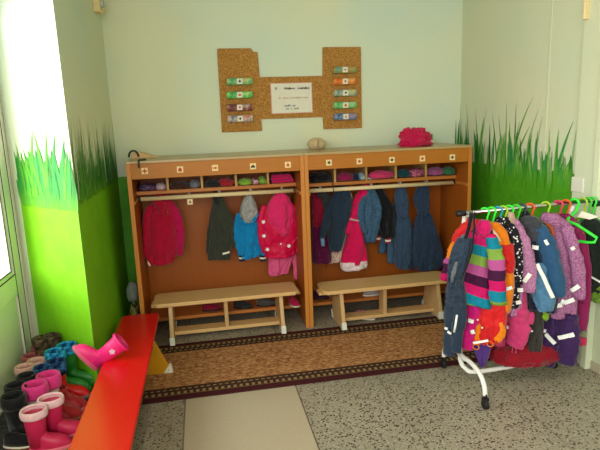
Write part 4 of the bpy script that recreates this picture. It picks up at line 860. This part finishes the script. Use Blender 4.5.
# pink trousers
t, pl = rg_('rain_trousers', 'rose pink rain trousers with an elastic foot loop, centre of the rack', 'trousers', 2.14, (516, 295)); rs_ = fab('rose_rain', (214, 62, 122), rough=.55)
body(pl, [(285, 503, 526), (300, 503, 527), (314, 504, 528)], .045, 66, 4).build('waist', rs_, t, smooth=True)
sleeve(pl, [(504, 308), (502, 322), (500, 336), (498, 346)], [.04, .044, .04, .032], -.01, 66).build('leg', rs_, t, smooth=True); sleeve(pl, [(518, 306), (518, 320), (518, 334), (515, 346)], [.054, .058, .056, .044], .02, 67).build('leg', rs_, t, smooth=True)
sleeve(pl, [(529, 312), (530, 318), (530, 324)], [.022, .022, .014], .0, 68).build('leg_flap', rs_, t, smooth=True)
MB().tube([pl.at(513, 346, .04), pl.at(512, 352, .04), pl.at(514, 354.5, .04), pl.at(516, 352, .04), pl.at(516, 346, .04)], .003, 8).build('foot_loop', rs_, t, smooth=True); band(pl, (506.5, 326), (508, 329), .045, .012, .0).build('reflective_band', M_reflect, t)
# narrow lilac jacket
lil2 = melange('lilac_melange_light', (160, 98, 142), (198, 142, 182), 130)
t, pl = rg_('childs_rain_jacket', 'narrow lilac melange jacket squeezed beside the black dotted one', 'jacket', 2.11, (514, 214))
body(pl, [(218, 505, 517), (226, 505, 523), (240, 507, 527), (262, 509, 526), (285, 508, 524), (302, 508, 523), (314, 508, 522)], .04, 69, 5).build('body', lil2, t, smooth=True)
sleeve(pl, [(516, 226), (524, 246), (528, 270), (528, 292)], [.03, .038, .040, .036], .03, 69).build('sleeve', lil2, t, smooth=True)
for a, c, dd, h in (((524, 282), (530, 274), .068, .022), ((516, 290), (523, 290), .056, .022), ((514, 303), (521, 302), .056, .02)): band(pl, a, c, dd, h, .004).build('reflective_band', M_reflect, t)
body(pl, [(212, 508, 513), (218, 508, 515), (226, 509, 515)], .03, 70, 3, d=.01).build('beige_hood_lining', fab('sand_lining', (200, 170, 150)), t, smooth=True)
# black dotted jacket
t, pl = rg_('childs_jacket', 'black jacket with white dots beside the orange jacket', 'jacket', 2.065, (506, 212)); bd = dots('black_white_dots', (24, 24, 30), (220, 220, 220), 62, .30)
body(pl, [(217, 498, 508), (223, 492, 511), (233, 494, 514), (250, 498, 518), (270, 502, 520), (290, 504, 520), (306, 505, 519)], .04, 71, 4).build('body', bd, t, smooth=True)
sleeve(pl, [(509, 224), (515, 240), (518, 262), (518, 284)], [.022, .028, .028, .022], .026, 71).build('sleeve', bd, t, smooth=True)
# orange-red jacket
oc = (240, 130, 10); rc_ = (214, 26, 30)
t, pl = rg_('childs_rain_jacket', 'orange rain jacket with a red band, right behind the striped jacket', 'jacket', 2.02, (500, 216), fwd=0.03); ora = fab('orange_rain', oc, rough=.5); redr = fab('red_rain', rc_, rough=.5)
body(pl, [(222, 484, 498), (230, 480, 506), (242, 480, 510), (256, 484, 513), (262, 486, 514)], .045, 72, 4).build('yoke', ora, t, smooth=True)
body(pl, [(243, 484, 513), (252, 486, 514), (262, 488, 515), (270, 490, 514)], .050, 73, 4, .08, topd=1).build('chest_band', redr, t, smooth=True)
body(pl, [(264, 488, 513), (280, 490, 514), (296, 490, 513), (310, 491, 510)], .048, 74, 5, topd=.9).build('skirt', ora, t, smooth=True)
band(pl, (502, 290), (512, 287.5), .062, .018, .005).build('reflective_band', M_reflect, t)
MB().tube([pl.at(490, 230, .06), pl.at(495, 235, .064), pl.at(499, 242, .064)], .014, 10).build('collar_lining', fab('cream_lining', (232, 200, 170)), t, smooth=True)
# red trousers
t, pl = rg_('rain_trousers', 'bright red rain trousers with orange side stripes below the striped jacket', 'trousers', 2.01, (492, 290), fwd=0.05)
body(pl, [(290, 478, 506), (302, 477, 507), (316, 477, 507), (330, 480, 505), (342, 481, 500)], .052, 75, 5).build('legs', redr, t, smooth=True)
sleeve(pl, [(478, 320), (477, 332), (477, 344)], [.02, .022, .018], .03, 75).build('side_stripe', ora, t, smooth=True); sleeve(pl, [(499, 322), (501, 332), (497, 341)], [.02, .024, .018], .035, 76).build('side_stripe', ora, t, smooth=True)
for a, c in (((473, 343), (480, 342)), ((480, 342), (488, 340.5))): band(pl, a, c, .075, .012, .002).build('reflective_band', M_reflect, t)
for cx_, cy_ in ((476, 347), (490, 344)): 
    c = pl.at(cx_, cy_, .05); MB().tube([c+pl.w*(.017*math.cos(a))+Vector((0, 0, .015*math.sin(a))) for a in [2*PI*k/12 for k in range(12)]], .003, 6, closed=True).build('foot_loop', ora, t, smooth=True)
for cx_, cy_ in ((477.5, 320), (482, 328)): flower(pl, cx_, cy_, .075, .006, t, M_reflect)
t, pl = rg_('purple_bag', 'small purple cloth bag hanging under the red trousers', 'bag', 2.0, (482, 344), fwd=0.04); body(pl, [(342, 474, 491), (350, 474, 490), (358, 477, 488), (365, 480, 486)], .03, 77, 3, .05, topd=.8).build('bag_body', fab('violet_cloth', (84, 50, 130)), t, smooth=True)
# magenta trousers
t, pl = rg_('rain_trousers', 'magenta rain trousers with reflective bands under the striped jacket', 'trousers', 1.955, (470, 290), fwd=0.03); mt = fab('magenta_rain', (206, 14, 120), rough=.55)
body(pl, [(292, 462, 480), (300, 461, 480), (310, 459, 480)], .030, 78, 4).build('waist', mt, t, smooth=True)
sleeve(pl, [(465, 304), (462, 320), (458, 336), (459, 346)], [.036, .038, .036, .03], .0, 78).build('leg', mt, t, smooth=True); sleeve(pl, [(475, 304), (472, 320), (468, 336), (468, 349)], [.036, .038, .036, .03], .02, 79).build('leg', mt, t, smooth=True)
for a, c, dd in (((457.5, 322.5), (466.5, 326), .036), ((468, 320), (473.5, 322), .054), ((472, 330), (473.5, 334), .05)): band(pl, a, c, dd, .022, .004).build('reflective_band', M_reflect, t)
# striped jacket
SC_ = [(206, 24, 104), (20, 132, 158), (132, 168, 72), (186, 86, 150), (70, 24, 62)]
t, pl = rg_('striped_jacket', 'jacket striped in magenta, teal, green, lilac and plum at the left end of the rack', 'jacket', 1.965, (485, 214), fwd=0.055); sm = stripes('bold_stripes', SC_, .285, .62, tilt=.30); sm2 = stripes('bold_stripes_sleeve', SC_, .285, .82, tilt=-.12)
body(pl, [(224, 480, 488), (231, 472, 494), (240, 468, 495), (256, 465, 491), (272, 461, 490), (288, 457, 490), (296, 454, 491), (304, 453, 492)], .05, 80, 6, .06).build('body', sm, t, smooth=True)
sleeve(pl, [(490, 234), (494, 250), (497, 272), (498, 304)], [.024, .038, .044, .042], .035, 80).build('sleeve', sm2, t, smooth=True)
sleeve(pl, [(470, 229), (460, 244), (450, 262), (444, 280)], [.03, .034, .032, .026], -.03, 81).build('sleeve', sm2, t, smooth=True)
body(pl, [(220, 480, 488), (225, 477, 491), (231, 477, 491), (236, 480, 489)], .046, 82, 3, .08, d=.014).build('collar', fab('magenta_collar', (214, 20, 110)), t, smooth=True)
# red jacket behind on the left
t, pl = rg_('childs_rain_jacket', 'red rain jacket with orange sleeve, partly hidden behind the navy dungarees', 'jacket', 1.925, (474, 216))
body(pl, [(219, 466, 480), (226, 461, 484), (240, 460, 482), (256, 460, 478), (274, 458, 476)], .035, 83, 4, d=-.015).build('body', redr, t, smooth=True)
sleeve(pl, [(468, 224), (460, 234), (456, 244)], [.026, .030, .028], .0, 83).build('sleeve', redr, t, smooth=True); sleeve(pl, [(457, 241), (453, 250), (450, 258)], [.026, .026, .022], .0, 84).build('lower_sleeve', ora, t, smooth=True)
# navy dungarees in front, hung on the rail end by straps
t, pl = rg_('rain_dungarees', 'navy rain dungarees hanging by black straps from the left end of the rack', 'dungarees', 1.88, (468, 214), fwd=0.05); nd = fab('navy_dungaree', (38, 54, 74), rough=.55)
body(pl, [(238, 458, 472), (248, 453, 472), (262, 449, 468), (276, 448, 464), (286, 448, 462)], .03, 85, 4, .08, d=.03, topd=.8).build('bib', nd, t, smooth=True)
body(pl, [(280, 448, 464), (294, 446, 466), (306, 446, 466)], .045, 86, 4).build('waist', nd, t, smooth=True)
sleeve(pl, [(452, 300), (451, 318), (450, 336), (449, 355)], [.036, .040, .036, .032], .0, 86).build('leg', nd, t, smooth=True); sleeve(pl, [(460, 300), (460, 318), (457, 334), (456, 352)], [.032, .036, .034, .026], .02, 87).build('leg', nd, t, smooth=True)
strap = fab('black_strap', (20, 22, 30))
MB().tube([pl.at(471, 212, .0), pl.at(471, 216, .02), pl.at(469, 228, .03), pl.at(465, 240, .05)], .010, 8, flat=.5).build('strap', strap, t, smooth=True); MB().tube([pl.at(474, 213, .0), pl.at(474, 230, .03), pl.at(472, 250, .05), pl.at(466, 268, .05), pl.at(459, 282, .05)], .009, 8, flat=.5).build('strap', strap, t, smooth=True)
body(pl, [(262, 455.5, 458), (270, 452.5, 456.5), (277, 451, 454.5), (282, 451.5, 453)], .012, 88, 2, .0, d=.062).build('inside_label', fab('grey_lining', (120, 122, 128)), t, smooth=True)
for a, c in (((444.5, 328), (447.5, 329)), ((447.5, 331.5), (451, 334))): band(pl, a, c, .045, .012, .002).build('reflective_band', M_reflect, t)
MB().tube([pl.at(457, 315, .06), pl.at(455.5, 325, .062), pl.at(454, 332, .06)], .006, 8).build('reflective_piping', M_reflect, t, smooth=True)
# red bundle lying on the lower bars
o = crumple('red_cloth_bundle', (2.30, -1.08, .155), (.235, .13, .078), fab('crimson_bundle', (146, 14, 34), weave=.5), 44, .30, 2.6, 70, 40, squash=.7); tag(o, 'crumpled crimson cloth bundle lying on the lower bar of the coat rack', 'cloth')

for o in ALL():
    if '_o' in o.keys(): del o['_o']
